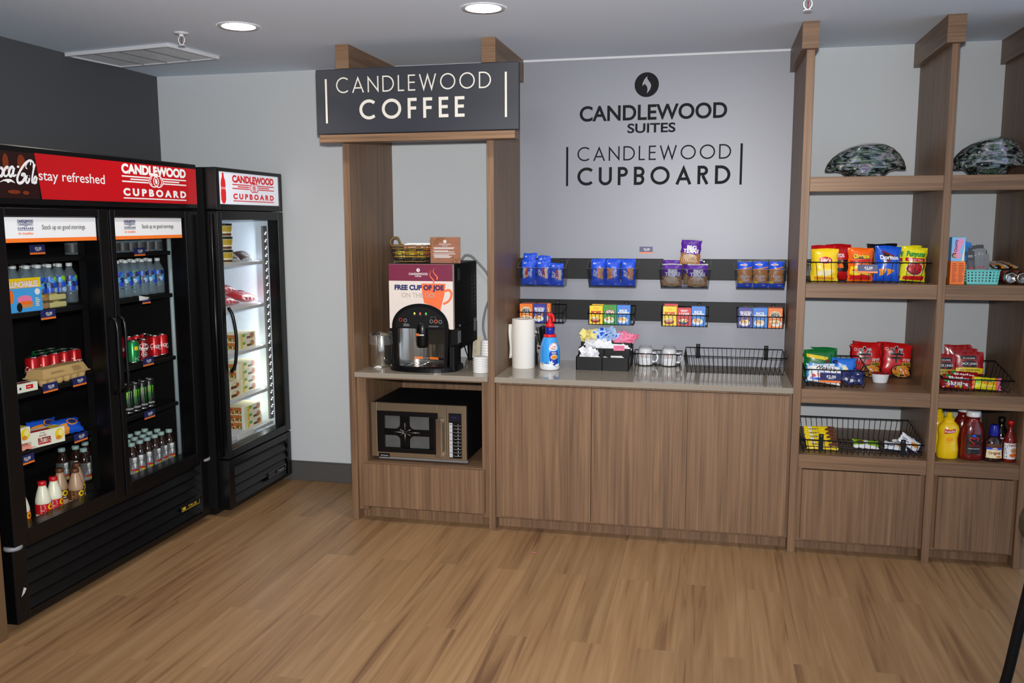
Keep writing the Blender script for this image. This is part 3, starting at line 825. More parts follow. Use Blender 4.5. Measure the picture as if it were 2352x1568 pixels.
m.build('light_strip', t)['label'] = 'strip of small bright lights'
lamp('freezer_strip_light', 'AREA', Vector((.74, -.11, 1.08)), 3.4, (.86, .94, 1), .3, Vector((.75, .62, 0)).to_track_quat('Z', 'Y').to_matrix())
bpy.data.objects['freezer_strip_light'].data.shape = 'RECTANGLE'; bpy.data.objects['freezer_strip_light'].data.size = .05; bpy.data.objects['freezer_strip_light'].data.size_y = 1.2
m = MB()
m.box(.80, F2, -.812, -.75, .05, .345, 'black gloss', .005); m.box(.80, F2, -.075, -.03, .05, .345, 'black gloss', .005); m.box(.80, F2, -.75, -.075, .30, .345, 'black gloss', .004); m.box(.80, F2 - .004, -.75, -.075, .05, .065, 'black gloss')
for k in range(4):
    z = .07 + k * .056
    m.add([(F2, -.75, z), (F2, -.11, z), (F2 - .035, -.075, z + .05), (F2 - .035, -.75, z + .05), (F2 - .02, -.75, z - .004), (F2 - .02, -.11, z - .004), (.805, -.075, z + .045), (.805, -.75, z + .045)],
          [(0, 1, 2, 3), (4, 7, 6, 5), (0, 4, 5, 1), (3, 2, 6, 7), (0, 3, 7, 4), (1, 5, 6, 2)], 'black gloss')
m.box(.80, .803, -.75, -.075, .065, .30, 'black'); g = m.build('grille', t)
m = MB(); m.box(F2, F2 + .003, -.36, -.125, .108, .146, 'black gloss'); a = Art.plane(m, (F2 + .0032, 0, 0), XD, ZD)
a.stroke([(-.355, .111), (-.13, .111), (-.13, .143), (-.355, .143)], .003, 'grey', closed=True); a.rect(-.345, .117, -.275, .137, 'dark grey'); a.text('Freezer', -.195, .126, .016, 'light grey', .09); m.build('badge', g)['label'] = 'small silver lettered nameplate'
for z in (1.478, 1.205, .935, .650, .420):
    m = MB(); m.box(.765, .782, -.775, -.075, z - .020, z, 'white metal', .002)
    for q in range(30):
        y = -.77 + q * .0235
        m.box(.16, .765, y, y + .005, z - .006, z, 'white metal')
    m.box(.15, .16, -.775, -.075, z - .015, z, 'white metal'); m.build('shelf', t)
m = MB(); m.box(.79, .795, -.55, -.36, .3995, .432, 'paper'); m.build('shelf_label', t)['label'] = 'white paper label'

# brown perforated side board at the left edge
m = MB(); mat('brown board', (98, 74, 48), .6); m.box(.12, .772, -3.2, -2.395, 0, 1.15, 'brown board', .003); a = Art.plane(m, (.7721, 0, 0), XD, ZD)
for i in range(10):
    for j in range(15):
        a.ell(-2.47 - i * .016, .16 + j * .024 + (i % 2) * .012, .003, .003, 'black', 1, 6)
tag(m.build('perforated_cabinet', origin=(.45, -2.8, 0)), 'brown cabinet with rows of small holes left of the wide cooler, at the photo edge', 'cabinet')

# ------------------------------------------------------------------ coffee nook
ZC = .875
mat('plum', (118, 38, 66), .4); mat('panel cream', (222, 212, 204), .4); mat('mug orange', (236, 112, 66), .4); mat('led amber', (255, 190, 60), emit=4, var=0); mat('led red', (255, 60, 40), emit=4, var=0); mat('led green', (60, 220, 70), emit=3, var=0)
mat('brushed steel', (204, 196, 182), .13, .95, .5, 0, .02, 6)
t = thing('coffee_machine', 'large black and steel coffee machine with a cream and plum front panel', 'coffee machine', (1.99, -.34, ZC))
fx = lambda u: 1.8035 + (u - 892) * .002574
fz = lambda v: 1.493 - (v - 603) * .0025041
m = MB(); m.box(1.806, 2.187, -.555, -.075, 1.118, 1.488, 'black matte', .006); m.box(1.806, 2.187, -.475, -.075, 1.0, 1.117, 'black matte'); m.box(1.81, 1.84, -.58, -.44, .877, 1.02, 'black matte', .006); m.box(2.155, 2.187, -.58, -.44, .877, 1.02, 'black matte', .006); m.box(1.84, 2.155, -.46, -.44, .89, 1.02, 'black matte')
for k in range(9):
    for y in (-.20, -.14):
        m.box(2.187, 2.1885, y, y + .016, 1.20 + k * .024, 1.211 + k * .024, 'black')
m.box(2.187, 2.188, -.49, -.45, 1.39, 1.46, 'dark grey'); m.box(2.187, 2.188, -.15, -.10, 1.06, 1.14, 'grey'); m.box(2.187, 2.188, -.50, -.44, 1.03, 1.10, 'grey')
m.cyl((2.187, -.47, 1.13), (2.194, -.47, 1.13), .009, 'chrome', 10); m.build('housing', t)
# front panel with an arched cut-out
ac, ah, az0, az1 = fx(964.6), .1686, fz(749.6), fz(694.5)
arch = [(ac + ah * math.cos(R(180 - 180 * i / 24)), az0 + (az1 - az0) * math.sin(R(180 * i / 24)) ** .9) for i in range(25)]
xl, xr, zt, zb = fx(893), fx(1040), fz(606), fz(752)
m = MB(); m.prism([(xl, zb), (xl, zt), (xr, zt), (xr, zb), (ac + ah + .004, zb)] + arch[::-1] + [(ac - ah - .004, zb)], .028, 'panel cream', Matrix.Translation((0, -.585, 0)))
a = Art.plane(m, (0, -.585, 0))
zp = fz(643.5)
a.rect(xl, zp, xr, zt, 'plum', 1)
flame(a, fx(961.5), fz(619), .010, 'white', 'plum', 2); a.text('CANDLEWOOD', fx(961.5), fz(627.5), .0125, 'white', .112, bold=.015); a.text('SUITES', fx(961.5), fz(632.7), .008, 'white', .036, bold=.01)
cup = [(fx(968), fz(649)), (fx(1023.5), fz(649)), (fx(1021), fz(672)), (fx(1013), fz(702)), (fx(1011), fz(712)), (fx(1000), fz(704)), (fx(986), fz(697)), (fx(974), fz(693)), (fx(971), fz(678))]
a.poly(cup, 'mug orange', 1)
a.stroke(smooth([(fx(1022), fz(666)), (fx(1030), fz(663)), (fx(1036), fz(668)), (fx(1036), fz(678)), (fx(1030), fz(688)), (fx(1018), fz(695))]), .013, 'mug orange', 1, t1=.012)
for dx in (0, 8):
    a.stroke(smooth([(fx(996 + dx), fz(648 - dx)), (fx(997 + dx), fz(642 - dx)), (fx(990 + dx), fz(634 - dx)), (fx(988 + dx), fz(628 - dx)), (fx(991 + dx), fz(619 - dx / 2))]), .009, 'mug orange', 3, t1=.002)
a.text('FREE CUP OF JOE', fx(963), fz(658), .0275, 'navy', .292, 3, .05)
mat('outline grey', (178, 164, 156), .5); a.text('ON THE GO!', fx(961), fz(675), .0262, 'outline grey', .198, 3, .0)
m.build('front_panel', t)['label'] = 'cream printed panel with a plum band and an orange cup'
m = MB(); m.prism([(p[0], p[1]) for p in arch] + [(ac + ah, az0 - .012), (ac + ah - .012, .89), (ac + ah - .028, .89), (ac + ah - .022, az0 - .004), (ac - ah + .022, az0 - .004), (ac - ah + .028, .89), (ac - ah + .012, .89), (ac - ah, az0 - .012)], .05, 'black gloss', Matrix.Translation((0, -.592, 0)))
a = Art.plane(m, (0, -.592, 0)); a.poly([(ac + (p[0] - ac) * .87, az0 + (p[1] - az0) * .87) for p in arch], 'dark grey' if False else 'black matte', 1)
for u, c in ((952.5, 'led amber'), (965.5, 'led red'), (979, 'led green')):
    a.ell(fx(u), fz(716.5), .0045, .0045, c, 3); a.rect(fx(u) - .007, fz(719.5), fx(u) + .007, fz(720.5), 'grey', 2)
for u, v, c in ((920, 732, 'led red'), (930.5, 733, 'grey'), (991, 734, 'grey'), (1001.5, 734, 'mug orange'), (1011.5, 735, 'grey')):
    a.stroke([(fx(u) + p[0], fz(v) + p[1]) for p in arc(0, 0, .009, 0, 345, 16)], .003, 'red' if c == 'led red' else c, 2, True)
a.lines(fx(926), fz(747), fx(944), fz(740), 3, 'grey', 2, 3); a.lines(fx(985), fz(747), fx(1018), fz(744), 2, 'grey', 2, 4); a.stroke([(fx(990), fz(728)), (fx(990), fz(724)), (fx(1001), fz(724)), (fx(1001), fz(728))], .001, 'grey', 2)
m.build('control_panel', t)['label'] = 'black arched control panel with three small lights'
m = MB()
m.grid(lambda u, v: Vector((fx(905) + (fx(1032) - fx(905)) * u, -.575 + .085 * math.sin(PI * u) ** .7, .905 + (az0 - .905) * v)), 28, 2, 'brushed steel')
a = Art(m, lambda x, y, l: Vector((x, -.575 + .085 * math.sin(PI * (x - fx(905)) / (fx(1032) - fx(905))) ** .7 - l, y)), .0008)
a.rect(fx(939), .932, fx(957), .946, 'tag orange', 1, 3); a.rect(fx(957), .933, fx(973), .945, 'black', 1, 3); a.rect(fx(973), .932, fx(995), .945, 'tag orange', 1, 3); a.rect(fx(995), .933, fx(1010), .943, 'black', 1, 3)
a.text('HOT LIQUID', fx(965), .939, .006, 'white', .036); a.text('CAUTION', fx(948), .939, .007, 'black', .034)
m.build('splash_panel', t)['label'] = 'concave polished steel splash panel'
m = MB(); m.lathe([(.0, -.135), (.030, -.133), (.036, -.12), (.038, -.03), (.034, 0), (.022, .018), (0, .024)], 'black gloss', 24, (fx(966.5), -.565, fz(742)))
a = Art.drum(m, .0385, (fx(966.5), -.565, 0)); a.rect(-.034, fz(768), -.008, fz(762), 'tag orange', 1, 4); a.rect(-.006, fz(767), .02, fz(764), 'light grey', 1, 4); m.build('spout', t)
m = MB(); pts = [(ac + .207 * math.cos(R(180 + 180 * i / 28)), -.505 - .135 * abs(math.sin(R(180 * i / 28))) ** .8) for i in range(29)]
base = [(ac - .207, -.45), (ac + .207, -.45)]
poly = pts + [(ac + .207, -.43), (ac - .207, -.43)]; n = len(poly)
m.add([(x, y, .876) for x, y in poly] + [(x, y, .900) for x, y in poly] + [(ac + (x - ac) * .965, -.45 + (y + .45) * .93, .908) for x, y in poly],
      [tuple(range(n)), tuple(range(2 * n, 3 * n))] + [(i, (i + 1) % n, n + (i + 1) % n, n + i) for i in range(n)] + [(n + i, n + (i + 1) % n, 2 * n + (i + 1) % n, 2 * n + i) for i in range(n)], 'black gloss')
for k in range(9):
    m.box(ac - .10 + k * .024, ac - .094 + k * .024, -.60, -.50, .908, .910, 'chrome' if k % 3 == 1 else 'black')
m.build('drip_tray', t)
for x in (1.83, 2.15):
    m = MB(); m.lathe([(.012, .876), (.013, .885), (.02, 1.0)], 'black matte', 12, (x, -.11, 0)); m.build('leg', t)

m = MB(); m.lathe([(.058, 0), (.066, .004), (.068, .01), (.068, .185), (.066, .19), (.062, .188), (.062, .012), (0, .010)], 'brushed steel', 36, (1.700, -.445, ZC + .001), cap=False); m.lathe([(.058, 0), (0, 0)], 'brushed steel', 36, (1.700, -.445, ZC + .001), cap=False)
t = thing('waste_canister', 'small round steel canister with a clear bag liner left of the coffee machine', 'canister', (1.700, -.445, ZC))
m.build('canister_body', t)
m = MB(); rr = random.Random(4)
m.grid(lambda u, v: (lambda an, rad: Vector((1.700 + rad * math.cos(an), -.445 + rad * math.sin(an), ZC + .132 + .062 * v + .005 * math.sin(7 * an) * v)))(2 * PI * u, .0705 + .002 * math.sin(11 * 2 * PI * u + 3 * v) + .003 * math.sin(2 * PI * u * 5 + 9 * v) * v), 60, 8, 'film'); m.build('bag_liner', t)['label'] = 'crumpled clear bag folded over the rim'
m = MB(); m.grid(lambda u, v: Vector((1.676 + .05 * u, -.528 + .018 * v, ZC + .002 + .012 * math.sin(PI * u) * v)), 6, 3, 'white'); tag(m.build('bag_scrap', origin=(1.70, -.52, ZC), solid=.001), 'tiny white scrap lying in front of the steel canister', 'scrap')

# lids and cup stack
lid = MB(); lid.lathe([(.043, 0), (.045, .002), (.045, .006), (.042, .008), (.040, .010), (.0, .010)], 'white', 24)
lp = lid.build('cup_lid'); lp['_u'] = 0; tag(lp, 'white cup lid in the lower stack beside the coffee machine', 'cup lid', 'white cup lids')
for k in range(9):
    place(lp, (2.334, -.545, ZC + .0005 + k * .0098), 0, 'white cup lid in the front stack right of the coffee machine, ' + (('lowest' if k == 0 else 'topmost' if k == 8 else ORD[k] + ' from the counter')), group='white cup lids')
lid2 = MB(); lid2.lathe([(.0, .0), (.040, .0), (.042, .003), (.042, .012), (.039, .014), (.037, .016), (0, .016)], 'white', 24)
lp2 = lid2.build('paper_cup'); lp2['_u'] = 0; tag(lp2, 'white cup', 'cup', 'nested white cups')
for k in range(11):
    place(lp2, (2.338, -.42, ZC + .0005 + k * .0152), 0, 'white nested cup in the taller rear stack by the divider, ' + ('lowest' if k == 0 else 'topmost' if k == 10 else ('tenth' if k == 9 else ORD[k]) + ' from the counter'), group='nested white cups', scale=(1 - .018 * k, 1 - .018 * k, 1))

# hose, outlet and cord behind the machine
m = MB(); m.tube(smooth([at(u, v, 'y', -.06) for u, v in ((1052, 601), (1060, 596), (1068, 587), (1076, 586), (1085, 590), (1100, 605), (1119, 628))] + [Vector((2.28, -.06, 1.33)), Vector((2.262, -.06, 1.25)), Vector((2.235, -.055, 1.18)), Vector((2.218, -.05, 1.08)), Vector((2.235, -.045, .99)), Vector((2.26, -.04, .90))]), .007, 'grey', 8)
tag(m.build('water_hose', origin=(2.2, -.06, .9)), 'grey hose looping from the back of the coffee machine down the wall', 'hose')
t = thing('wall_outlet', 'beige double wall outlet behind the right side of the coffee machine', 'outlet', (2.152, -.001, .89)); mat('beige', (206, 198, 172), .4)
m = MB(); m.box(2.112, 2.192, -.007, -.001, .885, 1.01, 'beige', .002); m.build('cover_plate', t)
for z in (.915, .965):
    m = MB(); m.lathe([(0, 0), (.017, 0)], 'white', 18); m = MB(); m.box(2.137, 2.168, -.009, -.0075, z - .014, z + .016, 'beige', .001); a = Art.plane(m, (0, -.009, 0)); a.rect(2.145, z, 2.147, z + .009, 'black'); a.rect(2.157, z, 2.159, z + .009, 'black'); a.ell(2.152, z - .006, .002, .002, 'black', n=8); m.build('socket', t)
m = MB(); m.tube(smooth([(2.10, -.09, .99), (2.115, -.075, .92), (2.14, -.085, .884), (2.20, -.10, .881), (2.26, -.09, .881), (2.31, -.07, .882)]), .004, 'black', 6); tag(m.build('power_cord', origin=(2.15, -.09, .88)), 'black power cord curling behind the coffee machine leg', 'cord')

# wicker basket with sachets, and the flyer, on top of the machine
mat('wicker', (118, 92, 48), .7, bump=.5, scale=300, var=.3); mat('wicker dark', (44, 38, 26), .7, var=.3, scale=200)
ZT = 1.4895
t = thing('wicker_basket', 'small woven wicker basket with a loop handle on top of the coffee machine', 'basket', (1.885, -.40, ZT))
m = MB()


def ring(f, z, grow):
    return [(1.885 + (.098 + grow) * (abs(math.cos(q)) ** .6) * (1 if math.cos(q) > 0 else -1), -.40 + (.062 + grow) * (abs(math.sin(q)) ** .6) * (1 if math.sin(q) > 0 else -1), z + (.0012 * math.sin(12 * q + f))) for q in [2 * PI * i / 40 for i in range(40)]]


for k in range(7):
    m.tube(ring(k * 3.14, ZT + .006 + k * .0125, k * .003), .004, 'wicker dark' if k % 2 else 'wicker', 5, True)
m.tube(ring(0, ZT + .096, .020), .006, 'wicker', 6, True)
for i in range(26):
    a0, a1 = ring(0, ZT + .004, 0), ring(0, ZT + .096, .02)
    j = i * 40 // 26
    m.tube([a0[j], a1[j]], .002, 'wicker dark', 4)
m.box(1.80, 1.97, -.45, -.35, ZT + .001, ZT + .005, 'wicker dark'); m.build('basket_body', t)
m = MB(); m.tube(smooth([(1.772, -.42, ZT + .09), (1.758, -.42, ZT + .115), (1.775, -.415, ZT + .14), (1.80, -.41, ZT + .142), (1.812, -.405, ZT + .115), (1.818, -.40, ZT + .098)]), .006, 'wicker', 7); m.build('handle', t)
rr = random.Random(8)
for k in range(9):
    x = 1.818 + (k % 3) * .06 + rr.uniform(-.006, .006); y = -.43 + (k // 3) * .028
    pouch_thing('sweetener_sachet', 'yellow sachet packed inside the wicker basket', 'sachet', (x, y, ZT + .008), .055, .075, .012, lambda u, v: 'yellow' if .2 < v < .86 else 'black', seed=k, rz=rr.uniform(-.2, .2), rx=rr.uniform(-.15, .1), group='yellow sachets in the wicker basket')
for k in range(3):
    m = MB(); m.box(-.075, .075, 0, .0015, 0, .075, 'white'); a = Art.plane(m, (0, 0, 0)); a.rect(-.075, 0, .075, .056, 'orange')
    o = m.build('leaflet', origin=(0, 0, 0)); o.location = (1.905 + k * .006, -.395 + k * .01, ZT + .03 + k * .003); o.rotation_euler = (-.15, .0, 0); tag(o, 'white and orange leaflet standing in the wicker basket, ' + ('front', 'middle', 'rear')[k] + ' one of three', 'leaflet', 'leaflets in the wicker basket')
mat('coffee print', (150, 98, 74), .5, var=.28, scale=14)
m = MB(); m.box(2.030, 2.207, -.503, -.501, ZT, ZT + .147, 'coffee print'); a = Art.plane(m, (0, -.503, 0))
rr = random.Random(5)
for k in range(100):
    c = (2.032 + rr.uniform(0, .09), ZT + .147 - rr.uniform(.004, .06)) if k < 80 else (2.15 + rr.uniform(0, .052), ZT + rr.uniform(.004, .028))
    if k < 80 and (c[0] - 2.03) / .08 + (ZT + .147 - c[1]) / .06 > 1.1: continue
    an = rr.uniform(0, 3); a.ell(c[0], c[1], .0065, .0045, 'brown', 1, 10, an); a.ell(c[0], c[1], .0045, .0012, 'tan', 2, 8, an)
flame(a, 2.117, ZT + .122, .009, 'white', 'coffee print', 2); a.text('CANDLEWOOD', 2.117, ZT + .107, .008, 'white', .07); a.text('SUITES', 2.117, ZT + .097, .005, 'white', .034)
for k, (z, n) in enumerate(((.078, 2), (.060, 2), (.049, 1), (.029, 3))):
    a.lines(2.052, ZT + z, 2.18, ZT + z + .0062 * n, n, 'white', 2, k); a.rect(2.046, ZT + z + .0062 * n - .004, 2.049, ZT + z + .0062 * n - .001, 'white', 2)
tag(m.build('coffee_flyer', origin=(2.118, -.502, ZT)), 'brown printed instruction card with coffee beans standing on the coffee machine', 'card')

# ------------------------------------------------------------------ microwave in its bay
t = thing('microwave', 'black microwave oven with a bronze-tinted steel front in the cabinet bay', 'microwave', (1.98, -.37, .348))
X = lambda q: 1.697 + (q - 285) * .000664
Z = lambda q, p: .690 - (p - (325 + (q - 285) * .0468)) * .000657
m = MB(); m.box(1.70, 2.268, -.605, -.15, .372, .692, 'black matte', .004)
m.box(1.73, 2.265, -.60, -.58, .355, .371, 'grey')
for x in (1.74, 2.23):
    for y in (-.56, -.2):
        m.box(x - .015, x + .015, y - .015, y + .015, .3485, .372, 'black')
m.build('casing', t)
x0, x1, xd = 1.697, 2.268, X(965)
wx0, wx1, wz0, wz1 = X(338), X(890), Z(600, 778), Z(600, 408)
ix0, ix1, iz0, iz1 = X(405), X(850), Z(620, 740), Z(620, 450)
m = MB()
for q in ((x0, wx0, .374, .692), (wx1, xd, .374, .692), (wx0, wx1, .374, wz0), (wx0, wx1, wz1, .692)):
    m.box(q[0], q[1], -.63, -.606, q[2], q[3], 'bronze steel', .0015)
d = m.build('door', t); d['label'] = 'bronze-tinted steel door frame'
m = MB()
for q in ((wx0, ix0, wz0, wz1), (ix1, wx1, wz0, wz1), (ix0, ix1, wz0, iz0), (ix0, ix1, iz1, wz1)):
    m.box(q[0], q[1], -.629, -.608, q[2], q[3], 'black gloss')
m.box(ix0, ix1, -.622, -.620, iz0, iz1, 'door glass')
# stamped steel reflected behind the window: four panels between the arms of a cross
mat('screen', (20, 20, 32), .2); mat('stamped', (128, 130, 134), .3, .6, var=.25, scale=18); m.box(ix0, ix1, -.612, -.6095, iz0, iz1, 'black gloss')
mx, mz = X(585), Z(585, 598); gx, gz = .030, .020
for sx in (-1, 1):
    for sz in (-1, 1):
        ex = (ix1 - .03 if sx > 0 else ix0) ; ez = iz1 - .002 if sz > 0 else iz0 + .002
        c = (mx + sx * gx, mz + sz * gz); r = .030
        corner = [(c[0] + sx * r * (1 - math.sin(R(90 * i / 6))), c[1] + sz * r * (1 - math.cos(R(90 * i / 6)))) for i in range(7)]
        pl = [(ex, c[1])] + corner[::-1][::-1] + [(c[0], ez), (ex, ez)]
        if sx * sz < 0: pl = pl[::-1]
        m.prism(pl, .002, 'stamped', Matrix.Translation((0, -.6150, 0)))
for dx, dz in ((1, 0), (-1, 0), (0, 1), (0, -1)):
    m.tube([(mx + dx * .006, -.615, mz + dz * .006), (mx + dx * .09, -.615, mz + dz * .055)], .003, 'chrome', 5)
for dx, dz in ((1, 1), (-1, 1), (1, -1), (-1, -1)):
    m.tube([(mx + dx * .004, -.615, mz + dz * .004), (mx + dx * .035, -.615, mz + dz * .018)], .0025, 'chrome', 5)
m.build('window', d)['label'] = 'dark window with a cross-shaped steel stamping behind it'
m = MB(); m.box(X(888), X(945), -.672, -.655, Z(915, 800), Z(915, 462), 'steel', .004); m.box(X(905), X(940), -.656, -.630, Z(915, 500), Z(915, 470), 'steel'); m.box(X(905), X(940), -.656, -.630, Z(915, 795), Z(915, 765), 'steel'); m.build('handle', d)
m = MB(); m.box(xd + .0015, x1, -.63, -.606, .374, .692, 'bronze steel', .0015); cp = m.build('control_panel', t)
m = MB(); k0, k1, kz0, kz1 = X(990), X(1103), Z(1045, 822), Z(1045, 424)
m.box(k0, k1, -.633, -.6305, kz0, kz1, 'black gloss'); a = Art.plane(m, (0, -.633, 0)); a.rect(k0 + .004, kz1 - .045, k1 - .004, kz1 - .006, 'screen')
a.lines(k0 + .014, kz1 - .027, k1 - .014, kz1 - .019, 1, 'navy', 2, 3)
a.rect(k0 + .003, kz0 + .006, k0 + .022, kz1 - .055, 'light grey')
for k, c in enumerate(('black', 'grey', 'black', 'grey', 'black', 'red', 'grey', 'navy')):
    a.ell(k0 + .0125, kz1 - .064 - k * .0235, .0035, .0035, c, 2, 8)
for k in range(10):
    z = kz1 - .064 - k * .0196
    a.text(str((k + 1) % 10), k0 + .055, z, .009, 'white'); a.stroke([(k0 + .028, z - .004), (k0 + .036, z - .007), (k0 + .068, z - .007), (k0 + .072, z - .003)], .0012, 'light grey')
m.build('keypad', cp)['label'] = 'black keypad with numbers in a column'
m = MB(); m.box(X(352), X(450), -.633, -.6305, Z(400, 812), Z(400, 780), 'black gloss'); a = Art.plane(m, (0, -.633, 0)); a.text('Amana', X(401), Z(400, 796), .010, 'light grey', .048, shear=.3); m.build('badge', d)['label'] = 'small dark nameplate'

# ------------------------------------------------------------------ wire baskets and clear bins
def wire_basket(name, label, x0, x1, yf, yb, z0, zf, zb, nx, ny, group=None, flare=.02, hooks=(), r=.0016, mid=True):
    """Open wire basket: yf front, yb back, rims at zf (front) and zb (back); sides lean out by flare."""
    t = thing(name, label, 'basket', ((x0 + x1) / 2, (yf + yb) / 2, z0), group)
    bx0, bx1, byf = x0 + flare, x1 - flare, yf + flare * .6
    m = MB()
    m.tube([(x0, yf, zf), (x1, yf, zf), (x1, yb, zb), (x0, yb, zb)], r * 2, 'wire black', 6, True); m.build('rim', t)
    m = MB()
    z0r = z0 + r
    for i in range(nx + 1):
        k = i / nx; xt, xb = x0 + (x1 - x0) * k, bx0 + (bx1 - bx0) * k
        m.tube([(xt, yf, zf), (xb, byf, z0r + .004), (xb, byf + .004, z0r), (xb, yb, z0r), (xt, yb, zb)], r, 'wire black', 5)
    for j in range(1, ny):
        k = j / ny; y = byf + (yb - byf) * k; yt = yf + (yb - yf) * k
        m.tube([(x0, yt, zf + (zb - zf) * k), (bx0, y, z0r), (bx1, y, z0r), (x1, yt, zf + (zb - zf) * k)], r, 'wire black', 5)
    if mid:
        m.tube([(x0 + flare * .5, yf + flare * .3, (z0 + zf) / 2), (x1 - flare * .5, yf + flare * .3, (z0 + zf) / 2)], r, 'wire black', 5)
    m.build('wires', t)
    for hx, h0, h1, hy in hooks:
        m = MB(); m.box(hx - .012, hx + .012, hy - .003, hy, h0, h1, 'black matte'); a = Art.plane(m, (0, hy - .0032, 0)); a.ell(hx, h1 - .01, .003, .003, 'grey', n=8); m.build('hanger_bracket', t)
    return t


BX = [(2.462, 2.742), (2.886, 3.160), (3.314, 3.586), (3.744, 4.006)]
BL = ['first', 'second', 'third', 'fourth']
for i, (x0, x1) in enumerate(BX):
    wire_basket('wire_basket', 'small black wire basket of cereal boxes on the lower rail, ' + ('behind the towel roll' if i == 0 else 'above the black packet organizer' if i == 1 else 'above the white mugs' if i == 2 else 'at the right divider'), x0, x1, -.150, -.034, 1.115, 1.182, 1.222, 12, 5, 'small wire baskets', .006,
                ((x1 - .055, 1.18, 1.245, -.031),), mid=False)
PB = [(2.462, 2.752), (2.880, 3.176), (3.300, 3.592), (3.724, 4.010)]
for i, (x0, x1) in enumerate(PB):
    t = thing('clear_bin', 'clear plastic wall bin holding ' + ('red-filled blue pastry packs, leftmost' if i == 0 else 'brown-filled blue pastry packs' if i == 1 else 'purple-topped cinnamon rolls' if i == 2 else 'glazed bun packs, rightmost'), 'bin', ((x0 + x1) / 2, -.09, 1.338), 'clear wall bins')
    m = MB(); m.box(x0 + .012, x1 - .012, -.148, -.034, 1.338, 1.342, 'clear plastic')
    m.grid(lambda u, v: Vector((x0 + .012 * (1 - v) + (x1 - x0 - .024 * (1 - v)) * u, -.148 - .010 * v, 1.338 + .112 * v)), 1, 1, 'clear plastic', False)
    for xb, xt in ((x0 + .012, x0), (x1 - .012, x1)):
        m.add([(xb, -.148, 1.338), (xt, -.158, 1.45), (xt, -.034, 1.50), (xb, -.034, 1.338)], [(0, 1, 2, 3)], 'clear plastic')
    m.build('tray', t, solid=.0015)
    m = MB(); m.tube([(x0, -.034, 1.50), (x0, -.158, 1.45), (x1, -.158, 1.45), (x1, -.034, 1.50)], .0022, 'film', 5); m.tube([(x0 + .012, -.149, 1.339), (x1 - .012, -.149, 1.339)], .0022, 'film', 5); m.build('lip', t)
    m = MB(); m.box(x1 - .05, x1 - .03, -.036, -.031, 1.47, 1.502, 'clear plastic'); m.cyl((x1 - .04, -.0375, 1.488), (x1 - .04, -.0325, 1.488), .005, 'chrome', 10); m.build('screw_tab', t)


def pastry(x, y, z, rz, filling, label, seed, h=.150, flip=False, w=.086, rx=-.06):
    s = -1 if flip else 1

    def art(a):
        cx = w * .02 * s
        crust = 'tan' if filling == 'orange' else 'panel cream'
        a.poly([(s * w * .10, h * .30), (s * w * .40, h * .24), (s * w * .42, h * .72), (s * w * .12, h * .66)][::s], crust, 1)
        a.poly([(s * -w * .02, h * .30), (s * w * .17, h * .27), (s * w * .20, h * .50), (s * w * .14, h * .68), (s * -w * .03, h * .70), (s * w * .03, h * .5)][::s], 'mug orange' if filling == 'orange' else 'red', 2)
        a.ell(s * w * .08, h * .36, .006, .005, 'cream', 3, 10)
        a.text('POP', s * -w * .23, h * .50, .017, 'white', .036, 2, .03, rot=s * PI / 2); a.text('TARTS', s * -w * .10, h * .44, .011, 'white', .030, 3, .03, rot=s * PI / 2)
        a.lines(-w * .35, h * .84, -w * .1, h * .9, 2, 'white', 1, seed); a.lines(w * .1, h * .05, w * .38, h * .08, 1, 'white', 1, seed)
    return pouch_thing('pastry_pack', label, 'pastry pack', (x, y, z), w, h, .030, lambda u, v: 'blue', art, seed, rz, rx, group='blue pastry packs')


ZB = 1.345
pastry(2.521, -.125, ZB, 0, 'red', 'blue pastry pack with red filling print, front left in leftmost bin', 1, flip=True)
pastry(2.610, -.125, ZB, 0, 'red', 'blue pastry pack with red filling print, front middle in leftmost bin', 2)
pastry(2.693, -.125, ZB - .004, 0, 'red', 'blue pastry pack with red filling print, front right in leftmost bin', 3, .135)
pastry(2.521, -.078, ZB + .028, 0, 'red', 'blue pastry pack standing tallest behind the others in leftmost bin', 4, .160)
pastry(2.610, -.074, ZB + .008, 0, 'red', 'blue pastry pack half hidden at the back of the leftmost bin', 5, .165)
pastry(2.940, -.125, ZB, 0, 'orange', 'blue pastry pack with brown filling print, left one in second bin', 6)
pastry(3.029, -.125, ZB, 0, 'orange', 'blue pastry pack with brown filling print, mirrored middle one in second bin', 7, flip=True)
pastry(3.118, -.125, ZB, 0, 'orange', 'blue pastry pack with brown filling print, right one in second bin', 8)
for k, x in enumerate((2.941, 3.029, 3.117)):
    pastry(x, -.075, ZB + .002, 0, 'orange', 'blue pastry pack hidden behind the ' + ('left', 'middle', 'right')[k] + ' front pack of second bin', 9 + k, .155)
mat('roll dough', (170, 116, 70), .4, var=.35, scale=60); mat('bun', (206, 138, 74), .35, var=.15, scale=30)


def roll(x, y, z, w, h, rz, label, seed, ry=0., lift=0.):
    def art(a):
        a.text('BIG', w * .04, h * .66, .022, 'white', .056, 3, .05); a.text('TEXAS', w * .02, h * .53, .020, 'white', .092, 3, .05); a.lines(-w * .2, h * .43, w * .3, h * .46, 1, 'pale blue', 3, 2)
        a.rect(-w * .22, h * .40, w * .32, h * .465, 'purple', 1, 4)
        for k in range(9):
            a.stroke([(-w * .36 + k * w * .07, h * .38), (-w * .18 + k * w * .07, h * .12)], .0022, 'white', 1)
        for k in range(4):
            a.stroke(arc(-w * .02, h * .2, .014 + .011 * k, 20, 340, 14, .008 + .007 * k), .002, 'cream', 2)
    return pouch_thing('cinnamon_roll_pack', label, 'pastry pack', (x, y, z), w, h, .036, lambda u, v: 'light grey' if v > .94 else ('purple' if v > .47 else 'roll dough'), art, seed, rz, -.06, ry, 'purple cinnamon roll packs', .05)


